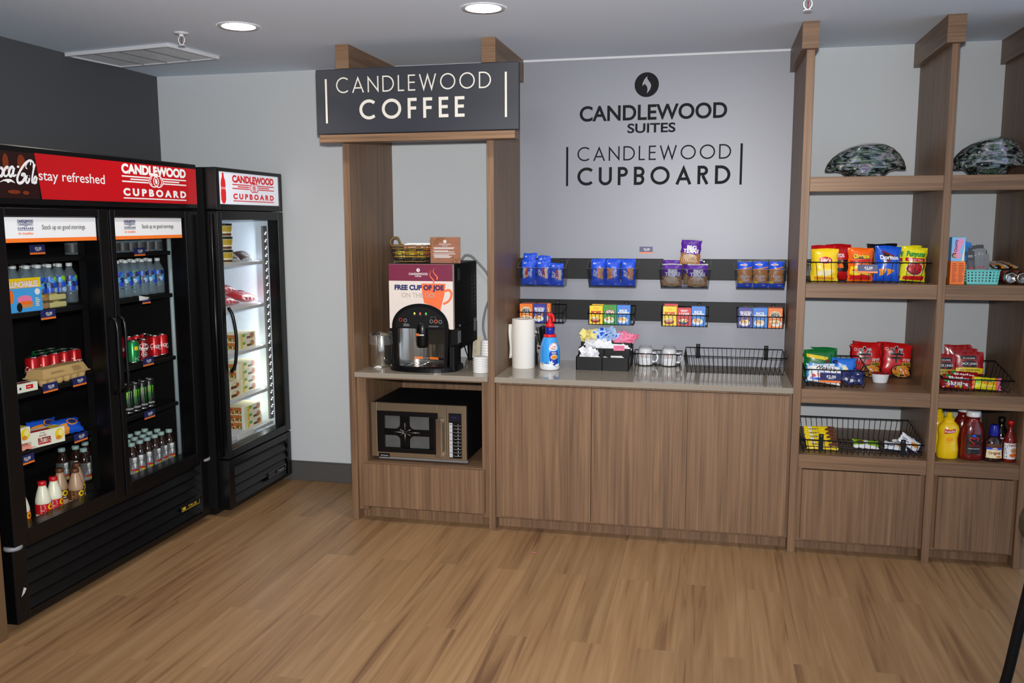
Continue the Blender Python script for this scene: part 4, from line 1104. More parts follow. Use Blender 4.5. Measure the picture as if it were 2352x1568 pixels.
roll(3.373, -.122, ZB, .114, .128, 0, 'purple cinnamon roll pack at front left of the third bin', 21)
roll(3.373, -.072, ZB + .01, .112, .150, 0, 'purple cinnamon roll pack standing behind the front left one', 22)
roll(3.517, -.122, ZB, .116, .128, 0, 'purple cinnamon roll pack at front right of the third bin, slightly tilted', 23, .0)
roll(3.490, -.070, ZB + .01, .11, .145, 0, 'purple cinnamon roll pack squeezed in the middle back of the third bin', 24)
roll(3.470, -.090, ZB + .122, .118, .150, 0, 'purple cinnamon roll pack perched on top of the third bin', 25, .07)


def honey(x, y, z, w, h, rz, label, seed):
    def art(a):
        a.poly([(-w * .47, h * .62), (w * .47, h * .72), (w * .47, h * .77), (0, h * .70), (-w * .47, h * .66)], 'amber', 1)
        a.text('Honey', w * .02, h * .42, .021, 'white', w * .74, 3, .01, .25); a.text('Bun', w * .12, h * .29, .021, 'white', w * .46, 3, .01, .25)
        a.ell(w * .06, h * .36, w * .38, h * .14, 'deep red' if False else 'amber', 1); a.text('Honey', w * .03, h * .415, .022, 'deep red', w * .75, 2, .03, .25); a.text('Bun', w * .13, h * .285, .022, 'deep red', w * .47, 2, .03, .25)
        a.ell(-w * .12, h * .83, w * .26, h * .03, 'white', 1); a.ell(-w * .12, h * .83, w * .16, h * .012, 'red', 2)
        a.ell(-w * .3, h * .2, w * .16, h * .05, 'yellow', 1); a.lines(w * .1, h * .07, w * .4, h * .11, 1, 'white', 1, seed)
    return pouch_thing('honey_bun_pack', label, 'pastry pack', (x, y, z), w, h, .034, lambda u, v: 'film' if v > .95 else ('blue' if v > .68 or v < .14 else 'bun'), art, seed, rz, -.05, 0, 'honey bun packs', .05)


honey(3.782, -.126, ZB, .084, .155, 0, 'honey bun pack, left one in front of the rightmost bin', 31)
honey(3.868, -.126, ZB, .084, .158, 0, 'honey bun pack, middle one in front of the rightmost bin', 32)
honey(3.954, -.126, ZB, .084, .158, 0, 'honey bun pack, right one in front of the rightmost bin', 33)
honey(3.782, -.078, ZB + .002, .084, .150, 0, 'honey bun pack at the back left corner of the rightmost bin', 34)

# ------------------------------------------------------------------ little cereal boxes
mat('cereal yellow', (246, 212, 26), .4); mat('cereal green', (38, 150, 44), .4); mat('cereal blue', (40, 130, 224), .4); mat('cereal navy', (34, 52, 160), .4); mat('cereal orange', (240, 124, 34), .4); mat('cereal red', (206, 30, 34), .4)
CER = dict(yellow='POPS', green='JACKS', blue='RICE', navy='FROSTED', orange='MINI', red='LOOPS')


def cereal(kind, x, label, y=-.139, z=1.1192, rz=0., h=.112):
    w, d = .078, .044; M = 'cereal ' + kind; m = MB()
    m.box(-w / 2, w / 2, 0, d, 0, h, M); a = Art.plane(m, (0, 0, 0)); ts = Art.plane(m, (0, 0, h), (1, 0, 0), (0, 1, 0))
    ts.rect(-w * .4, d * .12, w * .4, d * .34, 'pink', 1); ts.text(CER[kind], 0, d * .68, .010, 'white' if kind != 'yellow' else 'red', .05, bold=.02)
    a.text("Kellogg's", 0, h * .87, .006, 'red' if kind != 'red' else 'white', .03, shear=.2)
    if kind == 'yellow': a.text('POPS', 0, h * .63, .020, 'red', .060, 2, .05)
    elif kind == 'green': a.ell(0, h * .63, w * .4, h * .13, 'deep red', 1); a.text('APPLE', 0, h * .69, .010, 'white', .045, 2, .03); a.text('JACKS', 0, h * .59, .014, 'white', .054, 2, .05); a.text('JACKS', .001, h * .585, .0145, 'black', .056, 1.5, .07)
    elif kind == 'blue': a.text('RICE', -.002, h * .72, .014, 'white', .044, 2, .04); a.text('KRISPIES', 0, h * .60, .012, 'white', .066, 2, .04)
    elif kind == 'navy': a.text('FROSTED', 0, h * .76, .013, 'white', .062, 2, .04, .15); a.text('FLAKES', 0, h * .655, .013, 'white', .054, 2, .04, .15)
    elif kind == 'orange': a.ell(0, h * .66, w * .36, h * .2, 'cream', 1); a.text('FROSTED', 0, h * .76, .007, 'navy', .04, 2, .03); a.text('MINI', 0, h * .66, .015, 'navy', .046, 2, .04); a.text('WHEATS', 0, h * .55, .011, 'navy', .048, 2, .03)
    else: a.text('FRUIT', 0, h * .84, .011, 'white', .04, 2, .03); a.text('LOOPS', 0, h * .66, .015, 'white', .056, 2, .04)
    rr = random.Random(len(kind) * 7)
    bw = {'yellow': 'deep red', 'red': 'navy'}.get(kind, 'white')
    a.ell(-.004 if kind != 'orange' else .008, h * .22, w * .38, h * .16, bw, 1); a.ell(-.004, h * .29, w * .34, h * .1, 'cream', 2)
    for k in range(14):
        a.ell(-.004 + rr.uniform(-.022, .022), h * .29 + rr.uniform(-.007, .007), .0042, .0035, ('amber', 'bun', 'tan')[k % 3] if kind not in ('red', 'green') else ('green', 'orange', 'red', 'yellow')[k % 4], 3, 8)
    if kind == 'navy':      # plain flake shower in place of the mascot
        for k in range(9):
            a.ell(rr.uniform(-.028, .028), h * .45 + rr.uniform(-.012, .012), .006, .004, 'amber', 1, 8, rr.uniform(0, 3))
    o = m.build('cereal_box', origin=(0, 0, 0)); o.location = (x, y, z); o.rotation_euler = (0, 0, rz)
    return tag(o, label, 'cereal box', 'small cereal boxes')


cereal('orange', 2.511, 'orange cereal box at front in the wire basket above the towel roll'); cereal('orange', 2.517, 'orange cereal box behind another orange one above the towel roll', -.088)
cereal('navy', 2.592, 'dark blue cereal box in the wire basket above the creamer pump'); cereal('orange', 2.612, 'orange cereal box directly behind the dark blue one, leftmost basket', -.088)
cereal('yellow', 2.935, 'yellow cereal box at front in the basket above the black organizer', h=.108); cereal('yellow', 2.943, 'yellow cereal box behind another yellow one above the organizer', -.088)
cereal('green', 3.016, 'green cereal box at front between yellow and blue ones', h=.114); cereal('green', 3.020, 'green cereal box tucked behind the front green one', -.088)
cereal('blue', 3.097, 'blue rice cereal box at front, right of the green one', h=.114)
cereal('yellow', 3.366, 'yellow cereal box in the basket above the mugs', h=.112); cereal('red', 3.370, 'red cereal box hidden behind the yellow one above the mugs', -.088, h=.122)
cereal('red', 3.448, 'red cereal box between yellow and blue in the basket above the mugs', -.134, h=.104); cereal('blue', 3.529, 'blue rice cereal box in the basket above the mugs', -.134, h=.114)
cereal('navy', 3.793, 'dark blue cereal box in the rightmost wire basket'); cereal('green', 3.815, 'green cereal box peeking out behind in the rightmost basket', -.088)
cereal('blue', 3.8745, 'blue rice cereal box in the middle of the rightmost basket'); cereal('blue', 3.876, 'blue cereal box behind the front blue one in the rightmost basket', -.088)
cereal('orange', 3.956, 'orange cereal box at front by the right divider, rightmost basket'); cereal('orange', 3.957, 'orange cereal box behind the front orange one, rightmost basket', -.088)
tagcard((3.213, -.0115, 1.553), 'navy price card stuck on the grey wall panel above the bins', w=.078, h=.040)

# ------------------------------------------------------------------ on the long counter
t = thing('paper_towel_roll', 'white paper towel roll standing on the counter by the left divider', 'paper towel roll', (2.534, -.326, ZC))
m = MB(); m.lathe([(.066, 0), (.067, .003), (.067, .283), (.066, .286), (.021, .286), (.021, .26)], 'paper', 40, (2.534, -.326, ZC + .0005), cap=False); m.lathe([(.066, 0), (0, 0)], 'paper', 40, (2.534, -.326, ZC + .0005), cap=False); m.build('roll', t)
m = MB(); m.lathe([(.0205, .02), (.0205, .284), (.018, .284), (.018, .02)], 'tan', 20, (2.534, -.326, ZC), cap=False); m.build('core', t)['label'] = 'brown cardboard core'
m = MB(); m.grid(lambda u, v: Vector((2.4675 - .013 * u + .003 * math.sin(5 * v) * u, -.335 - .02 * u + .006 * math.sin(7 * v), ZC + .055 + .2 * v)), 5, 12, 'paper'); m.build('loose_sheet', t, solid=.0008)

mat('creamer blue', (60, 160, 240), .2, coat=.5); mat('creamer deep', (20, 60, 170), .2, coat=.5); mat('glossy white', (236, 240, 244), .18, coat=.5); mat('glossy red', (226, 32, 36), .25); mat('glossy navy', (24, 36, 150), .25)
t = thing('creamer_bottle', 'blue coffee creamer bottle with a red pump top on the long counter', 'creamer bottle', (2.697, -.360, ZC))
prof = [(.052, 0), (.058, .006), (.0585, .02), (.0585, .060), (.0580, .105), (.056, .13), (.050, .155), (.042, .178), (.036, .190)]
m = MB(); m.lathe(prof, lambda j: 'glossy white' if j < 2 else 'creamer blue', 36, (2.697, -.360, ZC + .0005))
rz = lambda z: next((a_[0] + (b_[0] - a_[0]) * (z - a_[1]) / (b_[1] - a_[1]) for a_, b_ in zip(prof, prof[1:]) if a_[1] <= z <= b_[1]), .03)
a = Art.drum(m, .0585, (2.697, -.360, ZC + .0005), rz=rz)
a.rect(-.075, .021, .075, .038, 'glossy white', 1, 16); a.ell(.034, .135, .026, .022, 'white', 2); a.ell(.044, .150, .016, .012, 'amber', 1); a.stroke([(.034 + p[0] - .012, .139 + p[1]) for p in arc(0, 0, .010, 60, 300, 10)], .003, 'red', 3)
a.text('offee', .038, .138, .008, 'red', .026, 3, .02); a.text('mate', .032, .126, .008, 'red', .024, 3, .03)
a.poly([(.008, .105), (.02, .112), (.062, .112), (.062, .04), (.038, .03), (.016, .045), (.006, .08)], 'creamer deep', 1); a.ell(.036, .078, .022, .014, 'cream', 2); a.ell(.036, .077, .019, .011, 'amber', 3); a.text('FRENCH', .036, .105, .006, 'white', .03, 2, .02); a.text('VANILLA', .036, .098, .006, 'white', .03, 2, .02)
for k in range(5):
    a.ell(.018 + .009 * math.cos(k * 1.256), .043 + .009 * math.sin(k * 1.256), .008, .004, 'white', 3, 8, k * 1.256)
a.stroke([(-.014, .05), (-.006, .042), (.004, .04)], .004, 'brown', 3, t1=.001); a.stroke([(.028, .036), (.04, .028), (.05, .02)], .004, 'black', 3, t1=.001)
for k in range(5):
    a.lines(-.052, .052 + k * .018, -.026, .066 + k * .018, 4, 'creamer deep', 1, k, .25)
a.rect(-.05, .022, -.026, .042, 'cream', 2); a.rect(-.048, .034, -.03, .038, 'red', 3)
m.build('bottle', t)
m = MB(); m.lathe([(.037, .1895), (.036, .200), (.031, .206)], 'glossy red', 32, (2.697, -.36, ZC)); m.build('shoulder_band', t)
m = MB(); m.lathe([(.028, .203), (.026, .215), (.028, .228), (.029, .245)], 'glossy navy', 32, (2.697, -.36, ZC)); m.build('neck_sleeve', t)
m = MB(); c = (2.697, -.36, ZC); m.lathe([(.026, .2455), (.026, .262), (.016, .270), (.009, .282), (.007, .305), (.011, .308), (.011, .322), (.004, .326)], 'glossy red', 24, c)
m.tube(smooth([(2.697, -.36, ZC + .315), (2.712, -.37, ZC + .316), (2.719, -.374, ZC + .302), (2.723, -.378, ZC + .278)]), .0075, 'glossy red', 8); m.box(2.682, 2.712, -.368, -.352, ZC + .317, ZC + .327, 'glossy red', .003); m.build('pump', t)

t = thing('stirrer_cup', 'printed paper cup holding black stirrers behind the creamer bottle', 'paper cup', (2.638, -.215, ZC))
m = MB(); m.lathe([(.030, 0), (.041, .115), (.043, .118), (.040, .119), (.029, .004), (0, .004)], lambda j: 'panel cream', 28, (2.638, -.215, ZC + .0005), cap=False); a = Art.drum(m, .036, (2.638, -.215, ZC), rz=lambda z: .030 + .011 * z / .115)
a.rect(-.05, .098, .05, .112, 'plum', 1, 14); a.text('JOE', -.012, .07, .008, 'navy', .02); m.build('cup', t)
st = MB(); st.box(-.0028, .0028, -.001, .001, 0, .175, 'black'); sp = st.build('coffee_stirrer'); sp['_u'] = 0; tag(sp, 'thin black coffee stirrer in the paper cup behind the creamer', 'stirrer', 'black coffee stirrers')
rr = random.Random(2)
for k in range(60):
    an, rad = rr.uniform(0, 2 * PI), .034 * math.sqrt(rr.random())
    place(sp, (2.638 + .6 * rad * math.cos(an), -.215 + .6 * rad * math.sin(an), ZC + .012 + rr.uniform(.02, .055)), rr.uniform(0, 3), None, rx=-.08 * math.sin(an) * rad / .034, ry=.14 * math.cos(an) * rad / .034 - .02)
t = thing('sachet_holder', 'narrow black holder with silver sachets between towel roll and stirrers', 'holder', (2.577, -.22, ZC))
m = MB()
for q in ((2.560, 2.594, -.250, -.246), (2.560, 2.594, -.194, -.19), (2.560, 2.564, -.246, -.194), (2.590, 2.594, -.246, -.194)):
    m.box(*q, ZC + .0005, ZC + .135, 'black grain')
m.box(2.564, 2.590, -.246, -.194, ZC + .0005, ZC + .006, 'black'); m.build('box', t)
for k, (x, z, h, ry) in enumerate(((2.572, .080, .10, -.12), (2.588, .095, .105, .1), (2.590, .06, .09, .45))):
    pouch_thing('silver_sachet', ('silver sachet leaning left', 'tallest silver sachet standing', 'silver sachet lying across') [k] + ' in the narrow black holder', 'sachet', (x, -.225 + k * .01, ZC + z), .05, h, .012, lambda u, v: 'chrome' if .2 < v < .9 else ('yellow' if v < .08 else 'light grey'), seed=50 + k, ry=ry, rz=.2 * k - .2, group='silver sachets in the holder')

# tiered black organizer with packets
t = thing('packet_organizer', 'black three-tier organizer heaped with sugar packets on the long counter', 'organizer', (3.0, -.23, ZC))
m = MB(); ox0, ox1 = 2.848, 3.150
tiers = ((-.352, -.255, .952 - ZC), (-.252, -.155, .990 - ZC), (-.152, -.055, 1.012 - ZC))
for k, (y0, y1, h) in enumerate(tiers):
    m.box(ox0, ox1, y0, y0 + .004, ZC + .0005, ZC + h, 'black grain'); m.box(ox0 + .004, ox1 - .004, y0 + .004, y1, ZC + .0005, ZC + .006 + k * .02, 'black grain')
    for x in (ox0, (ox0 + ox1) / 2 - .002, ox1 - .004):
        m.box(x, x + .004, y0, y1 + .003, ZC + .0005, ZC + h - (.006 if x not in (ox0, ox1 - .004) else 0), 'black grain')
m.box(ox0, ox1, -.055, -.051, ZC + .0005, 1.012, 'black grain'); m.build('tray', t)
mat('cap pale', (206, 214, 228), .6); mat('packet yellow', (242, 228, 140), .6); mat('packet blue', (176, 206, 244), .6); mat('packet pink', (240, 130, 165), .6); mat('packet white', (234, 236, 240), .6)


def packet(M, prt, name, label, cat, grp):
    m = MB(); m.grid(lambda u, v: Vector(((u - .5) * .062, -.0035 * math.sin(PI * u) * math.sin(PI * v), (v - .5) * .040)), 6, 5, M); m.grid(lambda u, v: Vector(((.5 - u) * .062, .0035 * math.sin(PI * u) * math.sin(PI * v), (v - .5) * .040)), 6, 5, M)
    a = Art(m, lambda x, y, l: Vector((x, -.0035 * math.sin(PI * (x / .062 + .5)) * math.sin(PI * (y / .04 + .5)) - .0004 - l, y))); prt(a)
    o = m.build(name); o['_u'] = 0
    return tag(o, label, cat, grp)


heaps = ((packet('packet yellow', lambda a: [a.ell(x, y, .002, .0014, 'dark grey', 1, 6) for x, y in ((-.018, .006), (.004, .009), (.016, -.006))], 'sweetener_packet', 'yellow sweetener packet in the yellow heap at the left of the organizer top', 'packet', 'yellow packets'), 18, (2.885, -.10, 1.04), (.055, .035, .040)),
         (packet('packet blue', lambda a: (a.rect(-.026, -.010, -.006, .012, 'blue', 1, 3, 3), a.rect(.004, -.004, .022, .002, 'blue', 1, 3, 1)), 'sweetener_packet', 'pale blue sweetener packet in the tall blue heap on the organizer top', 'packet', 'blue packets'), 30, (2.985, -.105, 1.048), (.065, .035, .048)),
         (packet('packet pink', lambda a: (a.rect(-.02, -.008, .0, .008, 'pink', 1, 3, 3), a.rect(.012, -.002, .022, .001, 'dark grey', 1)), 'sweetener_packet', 'pink sweetener packet in the pink heap at the right of the organizer top', 'packet', 'pink packets'), 24, (3.095, -.10, 1.032), (.065, .035, .026)),
         (packet('packet white', lambda a: (a.ell(-.008, .004, .002, .0014, 'black', 1, 6), a.rect(.006, -.006, .022, .006, 'cap pale', 1, 3, 2)), 'sugar_packet', 'white sugar packet spilling over the left front tiers of the organizer', 'packet', 'white packets'), 24, (2.94, -.20, 1.0), (.060, .035, .035)))
rr = random.Random(11)
for p, n, c, s in heaps:
    for k in range(n):
        f = (k + .5) / n
        x = c[0] + rr.gauss(0, .5) * s[0]; y = c[1] + rr.uniform(-1, 1) * s[1]
        x = max(2.868, x); z = c[2] + s[2] * (1.6 * f - .8) * max(.2, 1 - abs(x - c[0]) / s[0] * .7)
        place(p, (x, y, z), rr.gauss(0, .35), None, rx=rr.uniform(-1.2, .1), ry=rr.gauss(0, .6))
p = heaps[3][0]
for k in range(20):
    place(p, (2.925 + max(-.04, min(.05, rr.gauss(0, .028))), -.300 + rr.uniform(-.012, .018), .952 + .0018 * k - .012), rr.gauss(0, .5), 'white sugar packet piled in the front left tier of the organizer', rx=rr.uniform(-1.3, -.4), ry=rr.gauss(0, .5))
for k in range(12):
    place(p, (3.02 + k * .009, -.212 + rr.uniform(-.01, .01), .990 + rr.uniform(-.012, .002)), rr.gauss(0, .2), 'white sugar packet standing in the right half of the middle tier', rx=rr.uniform(-.3, .2), ry=rr.gauss(0, .3))
place(heaps[2][0], (3.085, -.255, .994), .1, 'single pink packet lying on the right part of the middle tier', rx=-.9)
for k, (x, ry) in enumerate(((3.03, .3), (3.075, 0), (3.12, .6))):
    place(p, (x, -.31, .930 + (.012 if k == 1 else 0)), .1, 'white packet in the front tier, ' + ('left', 'middle', 'right')[k] + ' of the three apart from the pile', rx=-.9, ry=ry)

# upturned mugs in a wire basket
wire_basket('wire_basket', 'shallow black wire basket holding two white mugs on the long counter', 3.158, 3.440, -.165, -.022, ZC + .0005, .953, .955, 11, 4, None, .012, mid=False)
for k, x in enumerate((3.226, 3.365)):
    t = thing('mug', ('left', 'right')[k] + ' white upturned mug in clear wrap in the wire basket on the counter', 'mug', (x, -.092, ZC + .005), 'white wrapped mugs')
    m = MB(); m.lathe([(.0425, 0), (.044, .003), (.0430, .05), (.0405, .082), (.037, .092), (.032, .096), (0, .096)], 'glossy white', 30, (x, -.092, ZC + .005)); a = Art.drum(m, .044, (x, -.092, ZC + .005), rz=lambda z: .0438)
    a.rect(-.028, .060, .024, .0625, 'red', 1, 8); a.text('OHI', .010, .050, .008, 'deep red', .020); a.rect(-.020, .047, -.004, .0485, 'red', 1, 3); a.rect(-.020, .052, -.004, .0535, 'red', 1, 3); m.build('body', t)
    m = MB(); m.tube(smooth([(x + .040, -.095, ZC + .022), (x + .062, -.10, ZC + .024), (x + .072, -.102, ZC + .045), (x + .065, -.10, ZC + .068), (x + .039, -.095, ZC + .074)]), .0055, 'glossy white', 8); m.build('handle', t)
    m = MB(); m.grid(lambda u, v: Vector((x + (.0455 + .003 * math.sin(9 * u * 2 * PI + 4 * v)) * (1 - .35 * v ** 3) * math.cos(2 * PI * u), -.092 + (.0455 + .003 * math.sin(7 * u * 2 * PI)) * (1 - .35 * v ** 3) * math.sin(2 * PI * u), ZC + .045 + .075 * v)), 36, 6, 'film'); m.build('wrap', t)['label'] = 'clear plastic wrap'

wire_basket('wire_basket', 'long empty black wire basket on the right end of the stone counter', 3.458, 4.012, -.345, -.022, ZC + .0005, .975, .978, 21, 8, None, .018, ((3.53, .915, .999, -.016), (3.92, .915, .999, -.016)), mid=False)
m = MB(); m.grid(lambda u, v: Vector((2.712 + .026 * u, -.985 + .006 * v, .001 + .004 * math.sin(PI * u))), 5, 2, 'pink'); tag(m.build('paper_scrap', origin=(2.725, -.982, 0), solid=.0008), 'tiny pink paper scrap on the wood floor in front of the counter', 'scrap')

# ------------------------------------------------------------------ shelf bays at the right
def bowl(name, label, c, hw, hd, h, rz, wig):
    m = MB(); prof = [(0, 0), (.40, .0), (.46, .05), (.50, .12), (.60, .21), (.80, .25), (1.0, .245), (1.0, .30), (.95, .46), (.84, .64), (.68, .80), (.48, .92), (.25, .985), (0, 1.0)]

    def fn(u, v):
        k = v * (len(prof) - 1); i = min(int(k), len(prof) - 2); f = k - i
        r = prof[i][0] * (1 - f) + prof[i + 1][0] * f; z = prof[i][1] * (1 - f) + prof[i + 1][1] * f
        an = 2 * PI * u; lip = max(0, r - .55)
        return Vector((hw * r * math.cos(an), hd * min(r, .50 + .03 * wig) * 1.7 * math.sin(an) * (1 + .06 * math.cos(3 * an)), h * (z + wig * lip * .05 * math.sin(3 * an) * (1 if z < .5 else 0) + wig * .06 * math.cos(an) * z * min(1, r * 1.5))))
    m.grid(fn, 56, 39, 'swirled glass')
    o = m.build(name, origin=(0, 0, 0)); o.location = c; o.rotation_euler = (0, 0, rz)
    return tag(o, label, 'bowl', 'swirled art glass bowls')


bowl('art_glass_bowl', 'dark swirled art glass bowl centred on the top shelf of the left bay', (4.368, -.33, 1.9375), .200, .12, .185, 0, 1)
bowl('art_glass_bowl', 'dark swirled art glass bowl on the top shelf at the right edge of the photo', (4.922, -.46, 1.9375), .172, .15, .190, 0, 1.6)

# chip bags
wire_basket('wire_basket', 'black wire basket packed with chip bags on the second shelf from the top', 4.078, 4.662, -.60, -.30, 1.4105, 1.513, 1.513, 16, 6, None, .014, mid=False)
mat('chip gold', (250, 212, 40), .25, coat=.3); mat('chip red', (196, 20, 26), .25, coat=.3); mat('chip orange', (246, 104, 20), .25, coat=.3); mat('chip blue', (24, 84, 204), .25, coat=.3); mat('chip lime', (232, 224, 30), .25, coat=.3); mat('noodle red', (206, 24, 26), .25, coat=.4); mat('noodle dark', (120, 14, 18), .3)
ZS = 1.4145


def chips(x, y, w, h, zone, art, label, seed, rz=0., rx=-.08, ry=0., z=ZS, b=.055):
    return pouch_thing('chip_bag', label, 'chip bag', (x, y, z), w, h, b, zone, art, seed, rz, rx, ry, 'chip bags', .06)


def a_lays(a):
    a.ell(.002, .105, .034, .018, 'red', 1); a.text("Lay's", .002, .107, .018, 'white', .052, 3, .03, .15); a.text('CLASSIC', 0, .075, .006, 'amber', .04, 2)
    for k in range(4): a.ell(-.025 + .017 * k, .038 + .006 * (k % 2), .017, .013, 'cream', 1 + k * .3, 14, .4 * k)
    a.poly([(-.05, .008), (.05, .008), (.05, .018), (-.05, .022)], 'amber', 1)


def a_cheetos(a):
    a.text('Cheetos', 0, .126, .022, 'black', .088, 2, .09, .1); a.text('Cheetos', 0, .127, .021, 'yellow', .082, 3, .04, .1)
    a.poly([(-.052, .09), (.052, .1), (.052, .112), (-.052, .104)], 'red', 1); a.poly([(-.052, .03), (.052, .03), (.052, .085), (-.052, .075)], 'yellow', 1); a.poly([(-.052, .008), (.052, .008), (.052, .03), (.01, .036), (-.02, .028), (-.052, .034)], 'chip red', 1.5)
    for k in range(5): a.ell(-.03 + .016 * k, .055 + .006 * (k % 2), .013, .005, ('red', 'orange')[k % 2], 2, 10, .5 * k)


def a_doritos(a):
    a.poly([(-.036, .155), (.034, .128), (-.010, .088)], 'noodle dark', 1); a.poly([(-.026, .142), (.018, .126), (-.010, .1)], 'black', 2); a.text('Doritos', .004, .120, .020, 'white', .092, 3, .04)
    a.poly([(-.045, .06), (-.005, .064), (-.02, .03), (-.038, .026)], 'amber', 1); a.poly([(-.004, .064), (.034, .056), (-.002, .026)], 'amber', 2)


def a_funyuns(a):
    a.text('Funyuns', 0, .137, .026, 'green', .090, 3, .05); a.rect(-.048, .098, .048, .116, 'chip red', 1, 6, 1); a.text("Flamin' Hot", 0, .107, .010, 'white', .075, 3, .0, .2)
    a.ell(0, .062, .042, .034, 'white', 1); a.ell(0, .062, .039, .031, 'deep red', 2)
    for k in range(6): a.stroke([(-.026 + .013 * k + p[0], .064 + .01 * (k % 2) + p[1]) for p in arc(0, 0, .010, 0, 345, 12, .015)], .004, 'red', 3, True)
    a.poly([(-.05, .006), (.05, .006), (.05, .028), (-.05, .024)], 'chip red', 1); a.text('ONION FLAVORED', 0, .032, .006, 'black', .07, 3)


Y1 = -.545
chips(4.162, Y1, .136, .165, lambda u, v: 'chip gold', a_lays, 'yellow potato chip bag at front left in the chip basket', 61)
chips(4.160, -.475, .120, .180, lambda u, v: 'chip red' if v > .86 else 'chip lime', lambda a: a.text('Ruffles', -.02, .1, .018, 'navy', .07, 3, .04), 'yellow bag with red top tucked behind the front left chip bag', 62, rz=0)
chips(4.245, -.41, .13, .185, lambda u, v: 'chip red' if v > .55 or v < .25 else 'black', lambda a: (a.text('DORITOS', -.01, .125, .018, 'white', .08, 3, .04), a.poly([(-.02, .06), (.02, .1), (.03, .06)], 'orange', 1)), 'red and black corn chip bag behind the orange one', 63)
chips(4.335, Y1, .124, .170, lambda u, v: 'chip orange', a_cheetos, 'orange cheese puff bag at front middle of the chip basket', 64)
chips(4.360, -.475, .10, .165, lambda u, v: 'chip orange', a_cheetos, 'orange cheese puff bag hidden behind the front orange one', 65, rz=0)
chips(4.462, Y1, .128, .178, lambda u, v: 'chip blue', a_doritos, 'bright blue corn chip bag in the chip basket', 66, ry=.03)
chips(4.46, -.41, .15, .188, lambda u, v: 'black', None, 'black chip bag peeking out behind the blue one', 67)
chips(4.580, -.475, .12, .180, lambda u, v: 'chip lime', a_funyuns, 'yellow onion ring bag, the left one leaning behind its twin', 68)
chips(4.586, Y1, .118, .172, lambda u, v: 'chip lime', a_funyuns, 'yellow onion ring bag in front at the right end of the chip basket', 69, ry=.06)
tagcard((4.362, -.607, 1.482), 'curved navy price card clipped on the front of the chip basket', -.25, w=.095, h=.042)

# second bay, middle shelf
m = MB(); m.box(4.742, 4.808, -.62, -.56, 1.4105, 1.523, 'tag orange'); a = Art.plane(m, (0, -.62, 0)); a.lines(4.75, 1.42, 4.775, 1.515, 12, 'deep red', 1, 3, .35); a.lines(4.779, 1.42, 4.804, 1.515, 12, 'deep red', 1, 5, .35)
tag(m.build('detergent_carton', origin=(4.775, -.59, 1.4105)), 'small bright orange carton standing under the pink and blue box', 'carton')
mat('softener pink', (232, 150, 190), .4); mat('softener blue', (130, 190, 236), .4)
m = MB(); m.box(4.742, 4.803, -.62, -.565, 1.5235, 1.640, 'softener blue'); a = Art.plane(m, (0, -.62, 0)); a.poly([(4.746, 1.56), (4.772, 1.56), (4.798, 1.62), (4.785, 1.637), (4.765, 1.63)], 'softener pink', 1); a.poly([(4.790, 1.525), (4.801, 1.525), (4.801, 1.61)], 'cream', 1)
a.text('Downy', 4.760, 1.60, .014, 'navy', .058, 3, .02, rot=PI / 2); a.ell(4.758, 1.552, .014, .013, 'brown', 2); a.ell(4.760, 1.550, .010, .009, 'tan', 3); a.ell(4.774, 1.553, .011, .018, 'softener pink', 3)
tag(m.build('softener_box', origin=(4.772, -.59, 1.5235)), 'pink and blue fabric softener box stacked on the orange carton', 'carton')
m = MB(); m.box(-.03, .03, 0, .018, 0, .13, 'cereal blue'); a = Art.plane(m, (0, 0, 0)); a.ell(0, .09, .02, .014, 'navy'); o = m.build('softener_box', origin=(0, 0, 0)); o.location = (4.818, -.535, 1.4105 + .062); o.rotation_euler = (0, .22, 0); o.location = (4.80, -.452, 1.4135); o.scale = (1, 1, 1.6)
tag(o, 'blue box leaning behind the pink and blue one', 'carton')
mat('turquoise', (110, 205, 200), .4)
t = thing('plastic_basket', 'turquoise perforated plastic basket of blister packs', 'basket', (4.89, -.53, 1.4105))
m = MB(); bx = (4.826, 4.964, -.60, -.46)
for face in range(4):
    ln = (bx[1] - bx[0]) if face % 2 == 0 else (bx[3] - bx[2]); nx = 9 if face % 2 == 0 else 9
    fl = .006

    def pt(q, z, face=face, ln=ln):
        o = fl * (z / .068)
        if face == 0: return (bx[0] - o + (ln + 2 * o) * q, bx[2] - o, 1.411 + z)
        if face == 2: return (bx[0] - o + (ln + 2 * o) * q, bx[3] + o, 1.411 + z)
        if face == 1: return (bx[1] + o, bx[2] - o + (ln + 2 * o) * q, 1.411 + z)
        return (bx[0] - o, bx[2] - o + (ln + 2 * o) * q, 1.411 + z)
    zs = [0, .012, .020, .026, .034, .040, .048, .054, .060, .068]; qs = sorted({0., 1.} | {(i + .25) / nx for i in range(nx)} | {(i + .75) / nx for i in range(nx)})
    for j in range(len(zs) - 1):
        for i in range(len(qs) - 1):
            if j % 2 == 1 and i % 2 == 1: continue
            m.add([pt(qs[i], zs[j]), pt(qs[i + 1], zs[j]), pt(qs[i + 1], zs[j + 1]), pt(qs[i], zs[j + 1])], [(0, 1, 2, 3)], 'turquoise')
m.build('mesh_sides', t, solid=.002)
m = MB(); m.box(bx[0], bx[1], bx[2], bx[3], 1.411, 1.414, 'turquoise'); m.build('base', t)
m = MB(); m.tube([(bx[0] - .008, bx[2] - .008, 1.479), (bx[1] + .008, bx[2] - .008, 1.479), (bx[1] + .008, bx[3] + .008, 1.479), (bx[0] - .008, bx[3] + .008, 1.479)], .0035, 'turquoise', 6, True); m.build('rim', t)
